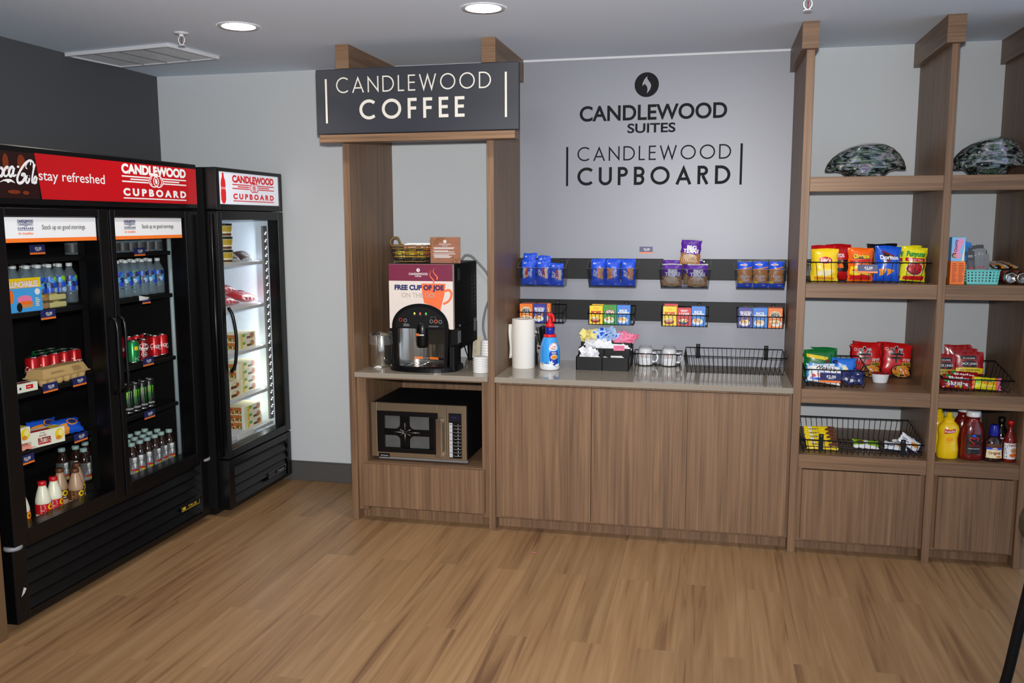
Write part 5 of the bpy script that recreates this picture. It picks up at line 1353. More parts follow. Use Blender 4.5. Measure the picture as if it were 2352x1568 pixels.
for k, (x, h, ry) in enumerate(((4.853, .155, -.05), (4.874, .165, -.05), (4.897, .168, -.05), (4.920, .168, -.05), (4.940, .140, -.05))):
    t = thing('blister_pack', ORD[k] + ' clear-fronted blister pack from the left in the turquoise basket', 'blister pack', (x, -.572 + .020 * k, 1.4165), 'blister packs in the turquoise basket'); t.rotation_euler = (-.12, ry, 0); t['_o'] = (0, 0, 0)
    m = MB(); m.box(-.018, .018, 0, .002, 0, h, 'grey' if k else 'dark grey'); m.box(-.009, .009, -.0005, .002, h, h + .018, 'dark grey'); a = Art.plane(m, (0, 0, 0)); a.lines(-.012, h * .8, .012, h * .88, 2, 'light grey', 1, k); a.ell(0, h * .45, .010, .006, 'red', 1) ; m.build('card', t)
    m = MB(); m.grid(lambda u, v: Vector(((u - .5) * .028, -.0005 - .012 * math.sin(PI * u) ** .5 * math.sin(PI * v) ** .5, .015 + v * (h - .06))), 8, 10, 'film'); m.build('bubble', t)
CANS = None
for k, (x, y, L) in enumerate(((4.988, -.49, 'dark soda can on its side behind the red one, left of the others'), (5.018, -.62, 'red soda can lying on its side with its dull metal end forward'), (5.066, -.63, 'red soda can lying at the very right edge of the photo'))):
    m = MB(Matrix.Translation((x, y, 1.4445)) @ Matrix.Rotation(R(-90), 4, 'X'))
    m.lathe([(.0, .004), (.020, .001), (.024, -.002), (.026, .002), (.0325, .012)], 'steel', 24, cap=False); m.lathe([(.0325, .012), (.0325, .108), (.027, .118)], 'deep red' if k else 'navy', 24, cap=False); m.lathe([(.027, .118), (.025, .120), (.0, .117)], 'steel', 24, cap=False)
    T0 = m.T; tag(m.build('soda_can', origin=(x, y, 1.411)), L, 'soda can', 'soda cans on their sides')
pouch_thing('snack_bag', 'silver and gold snack bag lying on top of the lying soda cans', 'snack bag', (5.03, -.50, 1.4785), .12, .16, .03, lambda u, v: ('light grey', 'steel', 'amber')[int(u * 7 + v * 5) % 3], None, 71, 0, R(-82), group='snack bags')

# third shelf, left bay
ZS = .8745
wire_basket('wire_basket', 'black wire basket of fruit snacks and small navy packs on the third shelf', 4.082, 4.392, -.615, -.27, .8705, .963, .990, 10, 6, None, .02, mid=False)
mat('snack green', (20, 110, 50), .3, coat=.3); mat('snack blue', (40, 120, 224), .3, coat=.3)
def a_fruit(a):
    a.rect(-.07, .062, .07, .092, 'white', 1, 8, 2); a.text("Welch's", 0, .077, .020, 'black', .105, 2, .02, .15); a.text('FRUIT SNACKS', 0, .053, .008, 'blue', .085, 2)
    for k in range(6): a.ell(-.055 + .022 * k, .03 + .006 * (k % 2), .010, .009, ('red', 'orange', 'lime', 'red', 'orange', 'amber')[k], 1, 12)
    a.rect(-.07, .01, -.01, .022, 'blue', 1, 4)
pouch_thing('fruit_snack_pouch', 'white and blue fruit snack pouch at front left of the basket, tilted', 'snack bag', (4.178, -.575, .8765), .165, .095, .03, lambda u, v: 'sky' if v > .85 else 'glossy white', a_fruit, 72, .0, -.25, .14, 'snack bags', .05)
pouch_thing('fruit_snack_pouch', 'white and blue fruit snack pouch hidden behind the tilted front one', 'snack bag', (4.170, -.525, .885), .15, .095, .03, lambda u, v: 'sky', a_fruit, 73, .1, -.15, 0, 'snack bags', .05)
def a_green(a):
    a.poly([(-.06, .105), (.05, .09), (.05, .108), (-.06, .125)], 'yellow', 1); a.lines(-.05, .1, .04, .112, 1, 'snack green', 2, 2); a.text('SNACK', -.03, .065, .012, 'white', .05, 2, .01); a.ell(.048, .085, .014, .012, 'brown', 1)
pouch_thing('snack_bag', 'green trail snack bag with a yellow band standing behind the fruit snacks', 'snack bag', (4.160, -.465, .8985), .15, .145, .04, lambda u, v: 'snack green', a_green, 74, 0, -.1, 0, 'snack bags', .05)
pouch_thing('snack_bag', 'second green snack bag behind the first green one', 'snack bag', (4.19, -.415, .8985), .14, .150, .04, lambda u, v: 'snack green', None, 75, .1, -.1, .05, 'snack bags', .05)
pouch_thing('snack_bag', 'light blue treat bag lying next to the green bag', 'snack bag', (4.290, -.475, .913), .125, .092, .04, lambda u, v: 'pale blue' if .25 < u < .6 and v < .6 else 'snack blue', lambda a: (a.ell(-.045, .07, .014, .012, 'navy', 1), a.ell(0, .035, .02, .014, 'cream', 1)), 76, 0, -.15, 0, 'snack bags', .05)
for k, (x, y, z, ry, rz) in enumerate(((4.285, -.575, .880, .5, .1), (4.325, -.570, .879, -.3, -.1), (4.352, -.565, .880, .15, .2), (4.30, -.535, .900, -.1, 0), (4.345, -.53, .90, .3, -.2))):
    pouch_thing('mini_snack_pack', ('tilted navy snack pack at front', 'navy snack pack beside it at front', 'navy snack pack at the right corner', 'navy snack pack behind the front row', 'navy snack pack at the rear right')[k] + ' of the fruit snack basket', 'snack pack', (x, y, z), .062, .05, .02, lambda u, v: 'navy', lambda a: (a.rect(-.014, .008, .006, .022, 'light grey', 1, 3, 3),), 80 + k, rz, -.5, ry, 'small navy snack packs')
tagcard((4.205, -.628, .925), 'curved navy price card clipped on the fruit snack basket', -.1, w=.10, h=.050, rx=.1)


def a_noodle(a):
    a.text('辛', -.002, .108, .066, 'light grey', .076, 2, .07); a.text('辛', -.002, .108, .066, 'black', .070, 3, .025)
    a.text('라면', .055, .083, .015, 'white', .040, 3, .02); a.rect(.030, .052, .078, .071, 'badge gold', 2, 4, 1); a.text('SHIN', .054, .061, .013, 'black', .040, 3, .04)
    a.ell(.03, .022, .056, .036, 'black', 1, 24); a.ell(.032, .022, .050, .031, 'amber', 2, 24)
    rr = random.Random(3)
    for k in range(16): a.ell(.032 + rr.uniform(-.036, .036), .022 + rr.uniform(-.02, .02), .010, .004, ('bun', 'orange', 'deep red', 'lime', 'white')[k % 5], 3, 8, rr.uniform(0, 3))
    a.ell(-.052, .14, .008, .008, 'white', 1); a.ell(-.052, .14, .006, .006, 'noodle red', 2)


for k, (x, y, z, rz, rx, ry, L) in enumerate(((4.432, -.245, .8705, -.06, -.1, -.03, 'red noodle pack with a big black character standing at left beside the basket'), (4.586, -.235, .8705, .02, -.16, .06, 'red noodle pack with a big black character standing at right'), (4.578, -.165, .8705, .0, -.1, .03, 'red noodle pack half hidden behind the right one'), (4.44, -.18, .8705, .05, -.08, .06, 'red noodle pack half hidden behind the left one'))):
    pouch_thing('noodle_pack', L, 'noodle pack', (x, y, z), .158, .170, .045, lambda u, v: 'noodle dark' if u < .08 else 'noodle red', a_noodle, 90 + k, rz, rx, ry, 'red noodle packs', .04)
t = thing('dip_tub', 'white tub with a red lid in front of the noodle packs', 'tub', (4.485, -.40, .8705))
m = MB(); m.lathe([(.034, 0), (.036, .004), (.046, .046), (.047, .048)], 'glossy white', 30, (4.485, -.40, .8705), 1, .8); m.build('cup', t)
m = MB(); m.lathe([(.048, .0485), (.049, .051), (.047, .053), (.0, .054)], 'deep red', 30, (4.485, -.40, .8705), 1, .8); m.build('lid', t)

# third shelf, right bay
wire_basket('wire_basket', 'black wire basket of jerky pouches and candy packs in the right bay', 4.745, 5.072, -.600, -.27, .8705, .935, .985, 11, 6, None, .02, mid=False)
mat('jerky red', (160, 18, 20), .3, coat=.3)


def a_jerky(yel):
    def art(a):
        a.rect(-.045, .128, .030, .146, 'black', 1, 4, 1); a.text('90 CALORIES', -.006, .134, .006, 'white', .058, 2, .02); a.ell(0, .103, .038, .020, 'black', 1); a.text('JACK LINKS', 0, .106, .012, 'white', .078, 3, .02); a.poly([(-.006, .096), (.006, .096), (0, .088)], 'red', 3)
        a.poly([(-.066, .055), (.066, .055), (.066, .082), (.03, .086), (-.03, .086), (-.066, .082)], yel, 1); a.text('BEEF TENDER BITES' if yel == 'yellow' else 'BEEF JERKY', 0, .073, .007, 'black', .095 if yel == 'yellow' else .07, 2, .03); a.text('TERIYAKI' if yel == 'yellow' else 'ORIGINAL', 0, .062, .005, 'brown', .04, 2)
        a.poly([(-.066, .03), (.066, .03), (.066, .045), (.02, .053), (-.02, .053), (-.066, .045)], 'black', 1)
    return art


for k, (x, y, z, yl, L) in enumerate(((4.905, -.440, .885, 'yellow', 'red jerky pouch with a yellow band, front one of the stepped row'), (4.885, -.395, .898, 'yellow', 'red jerky pouch second in the stepped row, only its top edge showing'), (4.872, -.350, .910, 'yellow', 'red jerky pouch at the back of the stepped row'), (4.790, -.440, .872, 'badge gold', 'red jerky pouch with a dull gold band, left and lower'))):
    pouch_thing('jerky_pouch', L, 'jerky pouch', (x, y, z), .136 if k < 3 else .12, .165, .022, lambda u, v: 'jerky red', a_jerky(yl), 100 + k, 0, -.08, 0, 'jerky pouches', .02)
def a_candy(a):
    a.text('Skittles', 0, .024, .020, 'white', .10, 2, .04, .1); a.ell(-.05, .038, .012, .008, 'green', 1)
    for k in range(6): a.ell(-.045 + .02 * k, .008, .007, .005, ('orange', 'purple', 'yellow', 'lime', 'red', 'green')[k], 1, 10)
for k, (x, y, z) in enumerate(((4.820, -.570, .8765), (4.83, -.545, .897), (4.86, -.52, .912))):
    pouch_thing('candy_pack', ('front lower', 'middle', 'upper rear')[k] + ' red candy pack with white script in the jerky basket', 'candy pack', (x, y, z), .145, .048, .025, lambda u, v: 'jerky red', a_candy, 110 + k, .02 * k, -.5, .05, 'red candy packs', .03)
def a_sour(a):
    a.text('SOUR', 0, .044, .013, 'green', .06, 2, .05); a.text('PATCH', 0, .031, .013, 'orange', .06, 2, .05); a.lines(-.01, .010, .04, .016, 1, 'pink', 1); a.ell(-.045, .035, .012, .015, 'lime', 1)
pouch_thing('candy_pack', 'yellow sour candy pack with a pink end in the jerky basket', 'candy pack', (4.955, -.570, .8775), .135, .062, .028, lambda u, v: 'pink' if u > .86 else ('orange' if u < .1 or u > .8 else 'chip lime'), a_sour, 114, 0, -.35, .05, 'candy packs', .03)

# lowest shelves
wire_basket('wire_basket', 'long low black wire basket on the lowest open shelf above a cupboard door', 4.075, 4.668, -.640, -.25, .5275, .598, .640, 21, 7, None, .016, ((4.172, .545, .632, -.641), (4.568, .540, .622, -.641)))
def a_choc(a):
    a.text('PEANUT', -.03, .026, .009, 'navy', .05, 2, .03); a.ell(.045, .024, .016, .010, 'brown', 1); a.ell(.03, .014, .010, .006, 'amber', 1); a.ell(-.05, .035, .010, .006, 'white', 1)
for k in range(5):
    pouch_thing('candy_pack', 'yellow chocolate candy pack in the stack, ' + ('lowest', 'second from the bottom', 'middle', 'second from the top', 'topmost')[k] + ' of five', 'candy pack', (4.190 - .003 * k, -.57 + .014 * k, .5305 + .017 * k), .160, .044, .013, lambda u, v: 'brown' if u > .8 and v > .4 else 'chip lime' if False else 'yellow', a_choc, 120 + k, .03 * k, -.55, 0, 'stack of yellow candy packs', .03)
pouch_thing('candy_pack', 'green and white candy pack lying alone in the long low basket', 'candy pack', (4.412, -.52, .532), .13, .055, .025, lambda u, v: 'white' if v < .3 or .4 < u < .6 else 'lime', lambda a: a.ell(-.03, .03, .02, .012, 'brown', 1), 130, 0, -.9, .05, 'candy packs', .03)
for k, (x, y, z, ry, rx) in enumerate(((4.555, -.56, .532, .12, -.9), (4.605, -.53, .545, -.1, -.8), (4.600, -.578, .534, .6, -.3))):
    pouch_thing('candy_pack', ('white candy pack lying flat in front', 'white candy pack behind with orange print', 'white candy pack standing at the right end')[k] + ' of the long low basket', 'candy pack', (x, y, z), .12, .055, .022, lambda u, v: 'navy' if u > .9 or v < .08 else 'glossy white', lambda a: (a.ell(.02, .03, .02, .010, 'amber', 1), a.lines(-.05, .02, -.01, .035, 2, 'navy', 1)), 131 + k, 0, rx, ry, 'white candy packs', .03)

# sauce bottles
mat('mustard', (244, 200, 16), .25, coat=.4); mat('ketchup', (104, 16, 12), .15, coat=.6); mat('sauce brown', (44, 18, 12), .15, coat=.6); mat('hot sauce', (120, 24, 14), .15, coat=.6); mat('dark sauce', (22, 12, 10), .15, coat=.6)
ZL = .5275


def bottle(name, label, x, y, z, prof, M, capprof, capM, art=None, sx=1., sy=1., group=None, r=.03, cat='bottle'):
    t = thing(name, label, cat, (x, y, z), group)
    m = MB(); m.lathe(prof, M, 28, (x, y, z), sx, sy)
    rz = lambda q: next((a_[0] + (b_[0] - a_[0]) * (q - a_[1]) / max(1e-6, b_[1] - a_[1]) for a_, b_ in zip(prof, prof[1:]) if a_[1] <= q <= b_[1]), prof[0][0])
    if art:
        def fn(u, v, l):
            k = u / r; rr_ = rz(v) + .0008 + l
            return Vector((x + rr_ * sx * math.sin(k / sx), y - rr_ * sy * math.cos(k / sx), z + v))
        art(Art(m, fn))
    m.build('bottle_body', t)
    m = MB(); m.lathe(capprof, capM, 24, (x, y, z)); m.build('cap', t)
    return t


def a_must(a):
    a.poly([(-.026, .128), (.026, .138), (.026, .158), (0, .150), (-.026, .158)], 'red', 1); a.text("French's", 0, .143, .011, 'white', .046, 2, .03, rot=.12); a.text('CLASSIC', 0, .110, .005, 'orange', .024, 2); a.text('YELLOW', 0, .100, .011, 'orange', .036, 2, .03); a.lines(-.016, .082, .016, .09, 2, 'amber', 1)
mp = [(.046, 0), (.050, .006), (.051, .05), (.046, .085), (.045, .105), (.050, .135), (.0515, .150), (.046, .168), (.032, .184), (.0255, .190), (.0255, .204)]
mc = [(.026, .2045), (.026, .208), (.016, .210), (.013, .232), (.009, .236), (0, .236)]
bottle('mustard_bottle', 'yellow mustard squeeze bottle at front on the lowest right shelf', 4.789, -.585, ZL, mp, 'mustard', mc, 'yellow', a_must, 1, .7, 'mustard bottles', .05)
bottle('mustard_bottle', 'yellow mustard squeeze bottle behind the front one, mostly hidden by the divider', 4.768, -.47, ZL, mp, 'mustard', mc, 'yellow', None, 1, .7, 'mustard bottles', .05)
def a_ket(a):
    a.rect(-.036, .035, .036, .135, 'black', 1, 10, 6); a.ell(0, .127, .009, .006, 'blue', 2); a.stroke([(0, .088), (-.018, .104), (-.020, .114), (-.012, .118), (0, .112), (.012, .118), (.020, .114), (.018, .104)], .005, 'red', 2, True); a.text('ORIGINAL', 0, .078, .010, 'deep red', .058, 2, .03); a.text('TOMATO KETCHUP', .002, .062, .006, 'light grey', .056, 2, .02); a.lines(-.02, .043, .02, .047, 1, 'grey', 2)
    a.lines(-.02, .206, .02, .21, 1, 'light grey', 1); a.stroke([(-.018, .196), (-.012, .203), (-.006, .196), (0, .203), (.006, .196), (.012, .203), (.018, .196)], .003, 'red', 2)
kp = [(.050, 0), (.056, .008), (.056, .03), (.054, .07), (.055, .12), (.053, .15), (.043, .178), (.036, .192), (.031, .2), (.031, .22)]
kc = [(.032, .2205), (.033, .224), (.033, .246), (.030, .248), (0, .248)]
bottle('ketchup_bottle', 'red ketchup bottle with a white cap standing in front beside the mustard', 4.899, -.590, ZL, kp, 'ketchup', kc, 'glossy white', a_ket, 1, .7, 'ketchup bottles', .055)
bottle('ketchup_bottle', 'red ketchup bottle standing behind the front ketchup', 4.888, -.475, ZL, kp, 'ketchup', kc, 'glossy white', None, 1, .7, 'ketchup bottles', .055)
def a_bbq(a):
    a.rect(-.040, .02, .040, .062, 'cream', 1, 10, 3); a.poly([(-.042, .062), (-.02, .06), (0, .058), (.02, .06), (.042, .062), (.044, .072), (-.044, .072)], 'blue', 1); a.ell(0, .067, .012, .006, 'white', 2); a.text('Kraft', 0, .067, .006, 'red', .018, 3, .03); a.text('Original', 0, .047, .013, 'deep red', .056, 2, .03); a.lines(-.02, .036, .02, .04, 1, 'brown', 2); a.rect(-.04, .072, .04, .09, 'brown', 1, 8, 2); a.ell(.018, .028, .012, .006, 'amber', 2)
bottle('barbecue_sauce_bottle', 'brown barbecue sauce bottle with a blue cap', 4.996, -.600, ZL, [(.042, 0), (.045, .006), (.044, .03), (.041, .06), (.044, .085), (.040, .105), (.026, .122), (.021, .128)], 'sauce brown', [(.0215, .1285), (.0225, .132), (.022, .158), (.019, .178), (.018, .184), (0, .184)], 'glossy navy', a_bbq, 1, .75, None, .043)
def a_hot(a):
    a.rect(-.034, .018, .034, .098, 'glossy white', 1, 12, 1); a.text('TAPATIO', .010, .088, .010, 'deep red', .046, 2, .04); a.ell(.012, .062, .014, .012, 'tan', 2); a.ell(.014, .056, .007, .007, 'bun', 3); a.ell(.010, .038, .016, .010, 'orange', 2); a.lines(-.03, .04, -.015, .09, 6, 'grey', 2, 2); a.rect(-.031, .024, -.016, .034, 'grey', 2)
bottle('hot_sauce_bottle', 'slim red hot sauce bottle with a white label and red cap', 5.070, -.600, ZL, [(.027, 0), (.029, .005), (.029, .108), (.025, .125), (.014, .150), (.011, .162), (.011, .188)], 'hot sauce', [(.0115, .1885), (.014, .19), (.014, .205), (.012, .208), (0, .208)], 'red', a_hot, 1, 1, None, .029)
bottle('soy_sauce_bottle', 'dark sauce bottle with a black cap half hidden behind the hot sauce', 5.058, -.500, ZL, [(.033, 0), (.036, .005), (.036, .11), (.028, .135), (.017, .155), (.014, .165), (.014, .176)], 'dark sauce', [(.0145, .1765), (.016, .18), (.016, .204), (0, .206)], 'black', lambda a: (a.rect(-.034, .02, .034, .105, 'glossy white', 1, 12, 1), a.rect(-.034, .02, .034, .06, 'orange', 2, 12, 1), a.ell(0, .085, .018, .014, 'navy', 2), a.text('Tapa', -.005, .086, .008, 'white', .02, 3)), 1, 1, None, .036)

# chair at the right edge
mat('olive seat', (62, 58, 36), .7)
t = thing('chair', 'dark chair cut off by the right edge of the photo, one curved black leg showing', 'chair', (4.95, -2.15, 0))
for y in (-2.0, -2.4):
    m = MB(); m.tube(smooth([(4.672, y, .002), (4.690, y, .10), (4.712, y, .26), (4.735, y, .42), (4.76, y, .61)]), .018, 'black matte', 10); m.build('leg', t)
    m = MB(); m.tube([(5.225, y, .002), (5.20, y, .2), (5.17, y, .42), (5.14, y, .61)], .018, 'black matte', 10); m.build('leg', t)
m = MB(); m.box(4.686, 5.18, -2.44, -1.96, .60, .72, 'olive seat', .04); m.build('seat', t)
m = MB(); m.box(5.12, 5.2, -2.44, -1.96, .73, 1.02, 'olive seat', .03); m.build('backrest', t)

# ------------------------------------------------------------------ inside the wide cooler
Q = PI / 2
mat('tea', (40, 20, 14), .12, coat=.6); mat('cap teal', (150, 178, 176), .45); mat('cap white', (214, 220, 224), .4); mat('label grey', (88, 88, 90), .5, var=.3, scale=50)
mat('can red', (190, 18, 24), .28, .35); mat('can green', (16, 130, 66), .28, .35); mat('can maroon', (128, 16, 26), .28, .35); mat('can black', (16, 17, 18), .3, .3); mat('can top', (200, 202, 204), .25, 1)
mat('milk', (240, 236, 214), .35); mat('choc milk', (186, 150, 122), .35); mat('cardboard', (196, 160, 104), .85, bump=.4, scale=120); mat('carton white', (232, 230, 214), .5); mat('butter', (242, 228, 150), .5)


def bottle_proto(name, prof, M, lab, capp, capM, art, group, cat, r):
    o = proto(name, name, cat, group)
    m = MB(); m.lathe(prof, M, 18, smooth=True); m.build('bottle_body', o)
    m = MB(); a = Art(m, lambda x, y, l: Vector(((r + .0006 + l) * math.sin(x / r), -(r + .0006 + l) * math.cos(x / r), y)))
    if lab:
        a.rect(-PI * r, lab[0], PI * r, lab[1], lab[2], 0, 20, 1)
    art(a)
    if m.v:
        m.build('label', o)
    m = MB(); m.lathe(capp, capM, 16); m.build('cap', o)
    return o


def a_water(a):
    for x, y, rr_, c in [(x_, .096 + (y_ - .085) * 1.35, r_ * 1.3, c_) for x_, y_, r_, c_ in ((-.02, .10, .010, 'navy'), (-.003, .105, .009, 'blue'), (.013, .10, .010, 'sky'), (.026, .105, .009, 'lime'), (-.012, .083, .010, 'sky'), (.006, .082, .011, 'navy'), (.024, .083, .010, 'blue'), (-.03, .075, .009, 'pale blue'), (.0, .066, .010, 'blue'), (.03, .066, .009, 'pale blue'), (-.05, .1, .01, 'blue'), (-.06, .08, .01, 'lime'), (.05, .09, .01, 'navy'), (-.045, .07, .009, 'navy'))]:
        a.ell(x, y, rr_, rr_, c, 1, 12)
    a.text('water', .004, .050, .007, 'navy', .026, 2, .02); a.lines(.065, .05, .09, .11, 9, 'green', 1, 3, .3)


water = bottle_proto('water_bottle', [(.030, 0), (.0325, .006), (.0325, .045), (.0315, .05), (.0325, .056), (.0325, .12), (.029, .14), (.016, .165), (.0125, .172), (.0125, .178)], 'water plastic', (.042, .115, 'water plastic'), [(.0145, .1765), (.015, .178), (.0145, .192), (.013, .193), (0, .193)], 'cap white', a_water, 'clear water bottles', 'water bottle', .0325)
gato = bottle_proto('sports_drink_bottle', [(.032, 0), (.034, .006), (.034, .05), (.030, .07), (.034, .09), (.034, .13), (.024, .16), (.018, .168), (.018, .176)], 'water plastic', (.010, .05, 'dark grey'), [(.02, .1755), (.02, .197), (0, .198)], 'orange', lambda a: (a.rect(-.05, .09, .05, .135, 'label grey', 1, 14, 1), a.text('G', 0, .112, .026, 'light grey', .022, 2, .04)), 'clear sports drink bottles', 'sports drink bottle', .034)


def a_tea(a):
    a.ell(.006, .085, .010, .014, 'light grey', 1); a.poly([(-.016, .040), (.028, .040), (.020, .064), (.010, .072), (.002, .072), (-.008, .062)], 'grey', 1); a.poly([(.0, .070), (.012, .070), (.008, .046), (.004, .046)], 'white', 2)
    a.ell(.006, .096, .011, .007, 'white', 1.5); a.rect(-.012, .032, .022, .040, 'red', 2, 5, 1); a.rect(-.020, .014, .006, .031, 'grey', 1, 5, 1); a.rect(.006, .014, .024, .031, 'badge gold', 1, 3, 1); a.rect(-.06, .03, -.045, .06, 'white', 1, 3, 1)
    for k in range(5): a.rect(-.06, .034 + k * .005, -.046, .036 + k * .005, 'black', 2, 2, 1)


tea = bottle_proto('tea_bottle', [(.029, 0), (.031, .005), (.031, .105), (.028, .125), (.019, .148), (.015, .155), (.015, .160)], 'tea', (.012, .104, 'label grey'), [(.0175, .159), (.018, .161), (.018, .176), (.016, .178), (0, .178)], 'cap teal', a_tea, 'dark tea bottles', 'tea bottle', .031)


def a_milk(c, g):
    def f(a):
        a.rect(-PI * .034, .032, PI * .034, .078, c, 1, 20, 1); a.ell(.022, .062, .014, .014, 'yellow', 2, 14); a.ell(.022, .062, .007, .008, g, 3, 10); a.lines(-.022, .036, .004, .075, 9, 'white' if c == 'red' else 'tan', 2, 3, .35); a.lines(.012, .038, .034, .046, 1, 'white', 3)
    return f


mprof = [(.032, 0), (.034, .006), (.034, .030), (.0325, .032), (.0325, .078), (.034, .082), (.033, .095), (.026, .125), (.017, .152), (.016, .160)]
milk = bottle_proto('milk_bottle', mprof, 'milk', None, [(.018, .1595), (.0185, .161), (.0185, .176), (.017, .178), (0, .178)], 'red', a_milk('red', 'red'), 'plastic milk bottles', 'milk bottle', .034)
choc = bottle_proto('milk_bottle', mprof, 'choc milk', None, [(.018, .1595), (.0185, .161), (.0185, .176), (.017, .178), (0, .178)], 'brown', a_milk('brown', 'brown'), 'plastic milk bottles', 'milk bottle', .034)


def can_proto(M, art, r=.0325, h=.122):
    m = MB(); m.lathe([(.020, 0), (r - .005, .001), (r, .010)], 'can top', 24); m.lathe([(r, .010), (r, h - .014), (r - .0045, h - .005)], M, 24, cap=False); m.lathe([(r - .0045, h - .005), (r - .006, h - .003), (r - .006, h), (r - .008, h), (r - .009, h - .005), (0, h - .006)], 'can top', 24, cap=False)
    a = Art(m, lambda x, y, l: Vector(((r + .0006 + l) * math.sin(x / r), -(r + .0006 + l) * math.cos(x / r), y))); art(a)
    o = m.build('soda_can'); o['_u'] = 0
    return tag(o, 'soda can', 'soda can', 'soda cans')


def a_cola(a):
    for off in (0, .105):
        a.text('Coca', -.012 + off, .066, .026, 'white', .046, 2, .01, .35); a.text('Cola', .030 + off, .056, .026, 'white', .044, 2, .01, .35)
        a.stroke([(-.03 + off, .046), (0 + off, .052), (.03 + off, .042), (.05 + off, .046)], .004, 'white', 2, t1=.001)
    a.lines(.062, .03, .082, .095, 12, 'pink', 1, 3, .35)


cola = can_proto('can red', a_cola)
sprite = can_proto('can green', lambda a: (a.rect(-.012, .07, .008, .09, 'yellow', 1, 3, 1), a.lines(-.012, .015, .012, .035, 6, 'white', 1, 2, .4), a.text('RECYCLE ME', .022, .05, .006, 'white', .05, 2, rot=Q)))
pepper = can_proto('can maroon', lambda a: (a.stroke([(p[0], .078 + p[1]) for p in arc(0, 0, .024, 0, 345, 20, .020)], .002, 'white', 1, True), a.text('Dr', .006, .090, .012, 'white', .018, 2, .03, .1), a.text('Pepper', 0, .074, .016, 'white', .044, 2, .03, .1), a.stroke([(p[0], .04 + p[1]) for p in arc(0, 0, .014, 0, 345, 18, .012)], .002, 'white', 1, True), a.text('23', 0, .04, .010, 'white', .014, 2, .03)))


def a_claw(a):
    for k, (x, b) in enumerate(((-.013, .05), (-.001, .035), (.011, .045))):
        a.stroke([(x - .002, .122), (x + .003, .118), (x + .001, .085), (x + .003, b)], .008, 'green', 1, t1=.001)
        a.stroke([(x - .001, .118), (x + .003, .115), (x + .001, .085)], .005, 'lime', 2, t1=.002)
    a.text('MONSTER', 0, .028, .009, 'light grey', .044, 2, .03)


energy = can_proto('can black', a_claw, .0285, .157); energy['group'] = 'black energy drink cans'


STAND = []


def row(o, us, x, z, lab, vm, rz=R(62), jit=.15, seed=0):
    """A straight row along the shelf, evenly spaced between the first and last pixel columns."""
    rr_ = random.Random(seed); n = len(us); r = .034 if 'sports' in o.name else .0285 if o is energy else .0325
    hi = ((-.950 if x + r < .655 else -.990) - r) if us[0] > 265 else -1.597
    y1 = min(hi, at(us[-1], vm, 'x', x).y); pitch = max(2 * r + .0045, (y1 - at(us[0], vm, 'x', x).y) / max(1, n - 1))
    for k in range(n):
        place(o, (x, y1 - (n - 1 - k) * pitch, z + .0008), rz + rr_.uniform(-jit, jit), lab % ('leftmost' if k == 0 else 'rightmost' if k == n - 1 else ORD[k]))


SA, SB, SC, SD, SF = 1.568, 1.335, .985, .725, .383
row(gato, [273, 293, 313, 334, 354, 375], .60, SA, 'clear sports drink bottle under the right door banner, %s of its front row', 560, R(62))
row(gato, [184], .56, SA, 'lone clear sports drink bottle under the left door banner (%s)', 560)
bpy.data.objects[-1] if False else None
for i, x in enumerate((.535, .462, .39)):
    row(water, [62 + i * 7, 88 + i * 7, 115 + i * 7, 144 + i * 6, 176 + i * 6], x, SB, 'clear water bottle behind the left door, %s in the ' + ('front', 'middle', 'back')[i] + ' row', 610, R(55), 1.2, i)
for i, x in enumerate((.60, .53)):
    row(water, [278 + 4 * i, 297 + 4 * i, 316 + 4 * i, 335 + 4 * i, 355 + 4 * i, 375 + 4 * i], x, SB, 'clear water bottle behind the right door, %s in the ' + ('front', 'back')[i] + ' row', 610, R(55), 1.2, 5 + i)
row(cola, [108, 134, 159, 183, 207], .53, SC, 'red cola can behind the egg carton, %s in its row', 790, R(58), .5, 3)
row(sprite, [163, 186, 209], .458, SC, 'green soda can behind the red cola cans on the left, %s in its row', 780, R(58), .9, 4)
row(sprite, [169, 191], .388, SC, 'green soda can in the rearmost row on the left, %s in its row', 780, R(58), .9, 8)
row(sprite, [304], .62, SC, 'single green soda can at the left of the right shelf (%s)', 800, R(70), .1)
row(pepper, [328], .632, SC, 'maroon soda can with round print at front of the right shelf (%s)', 800, R(44), .05); row(pepper, [344], .56, SC, 'maroon soda can just behind the front maroon one (%s)', 800, R(40), .05)
row(cola, [373, 393], .60, SC, 'red cola can in front at the right end of the right shelf, %s of two', 790, R(58), .1)
row(cola, [338, 360, 380], .488, SC, 'red soda can in the back row of the right shelf, %s in its row', 780, R(50), 1, 2)
row(energy, [294, 310, 326, 343], .62, SD, 'tall black energy drink can with green claw marks, %s of four', 900, R(48), .06)


def caps(o, pts, top, z, lab, rz, seed, jit=.3, r=.0325):
    """Bottles located by the tops of their caps, to be eased apart until none touch."""
    rr_ = random.Random(seed)
    for u, v, s in pts:
        p = at(u, v, 'z', z + top)
        STAND.append([max(.16, p.x), p.y, r, o, z, lab % s, rz + rr_.uniform(-jit, jit), u > 270])


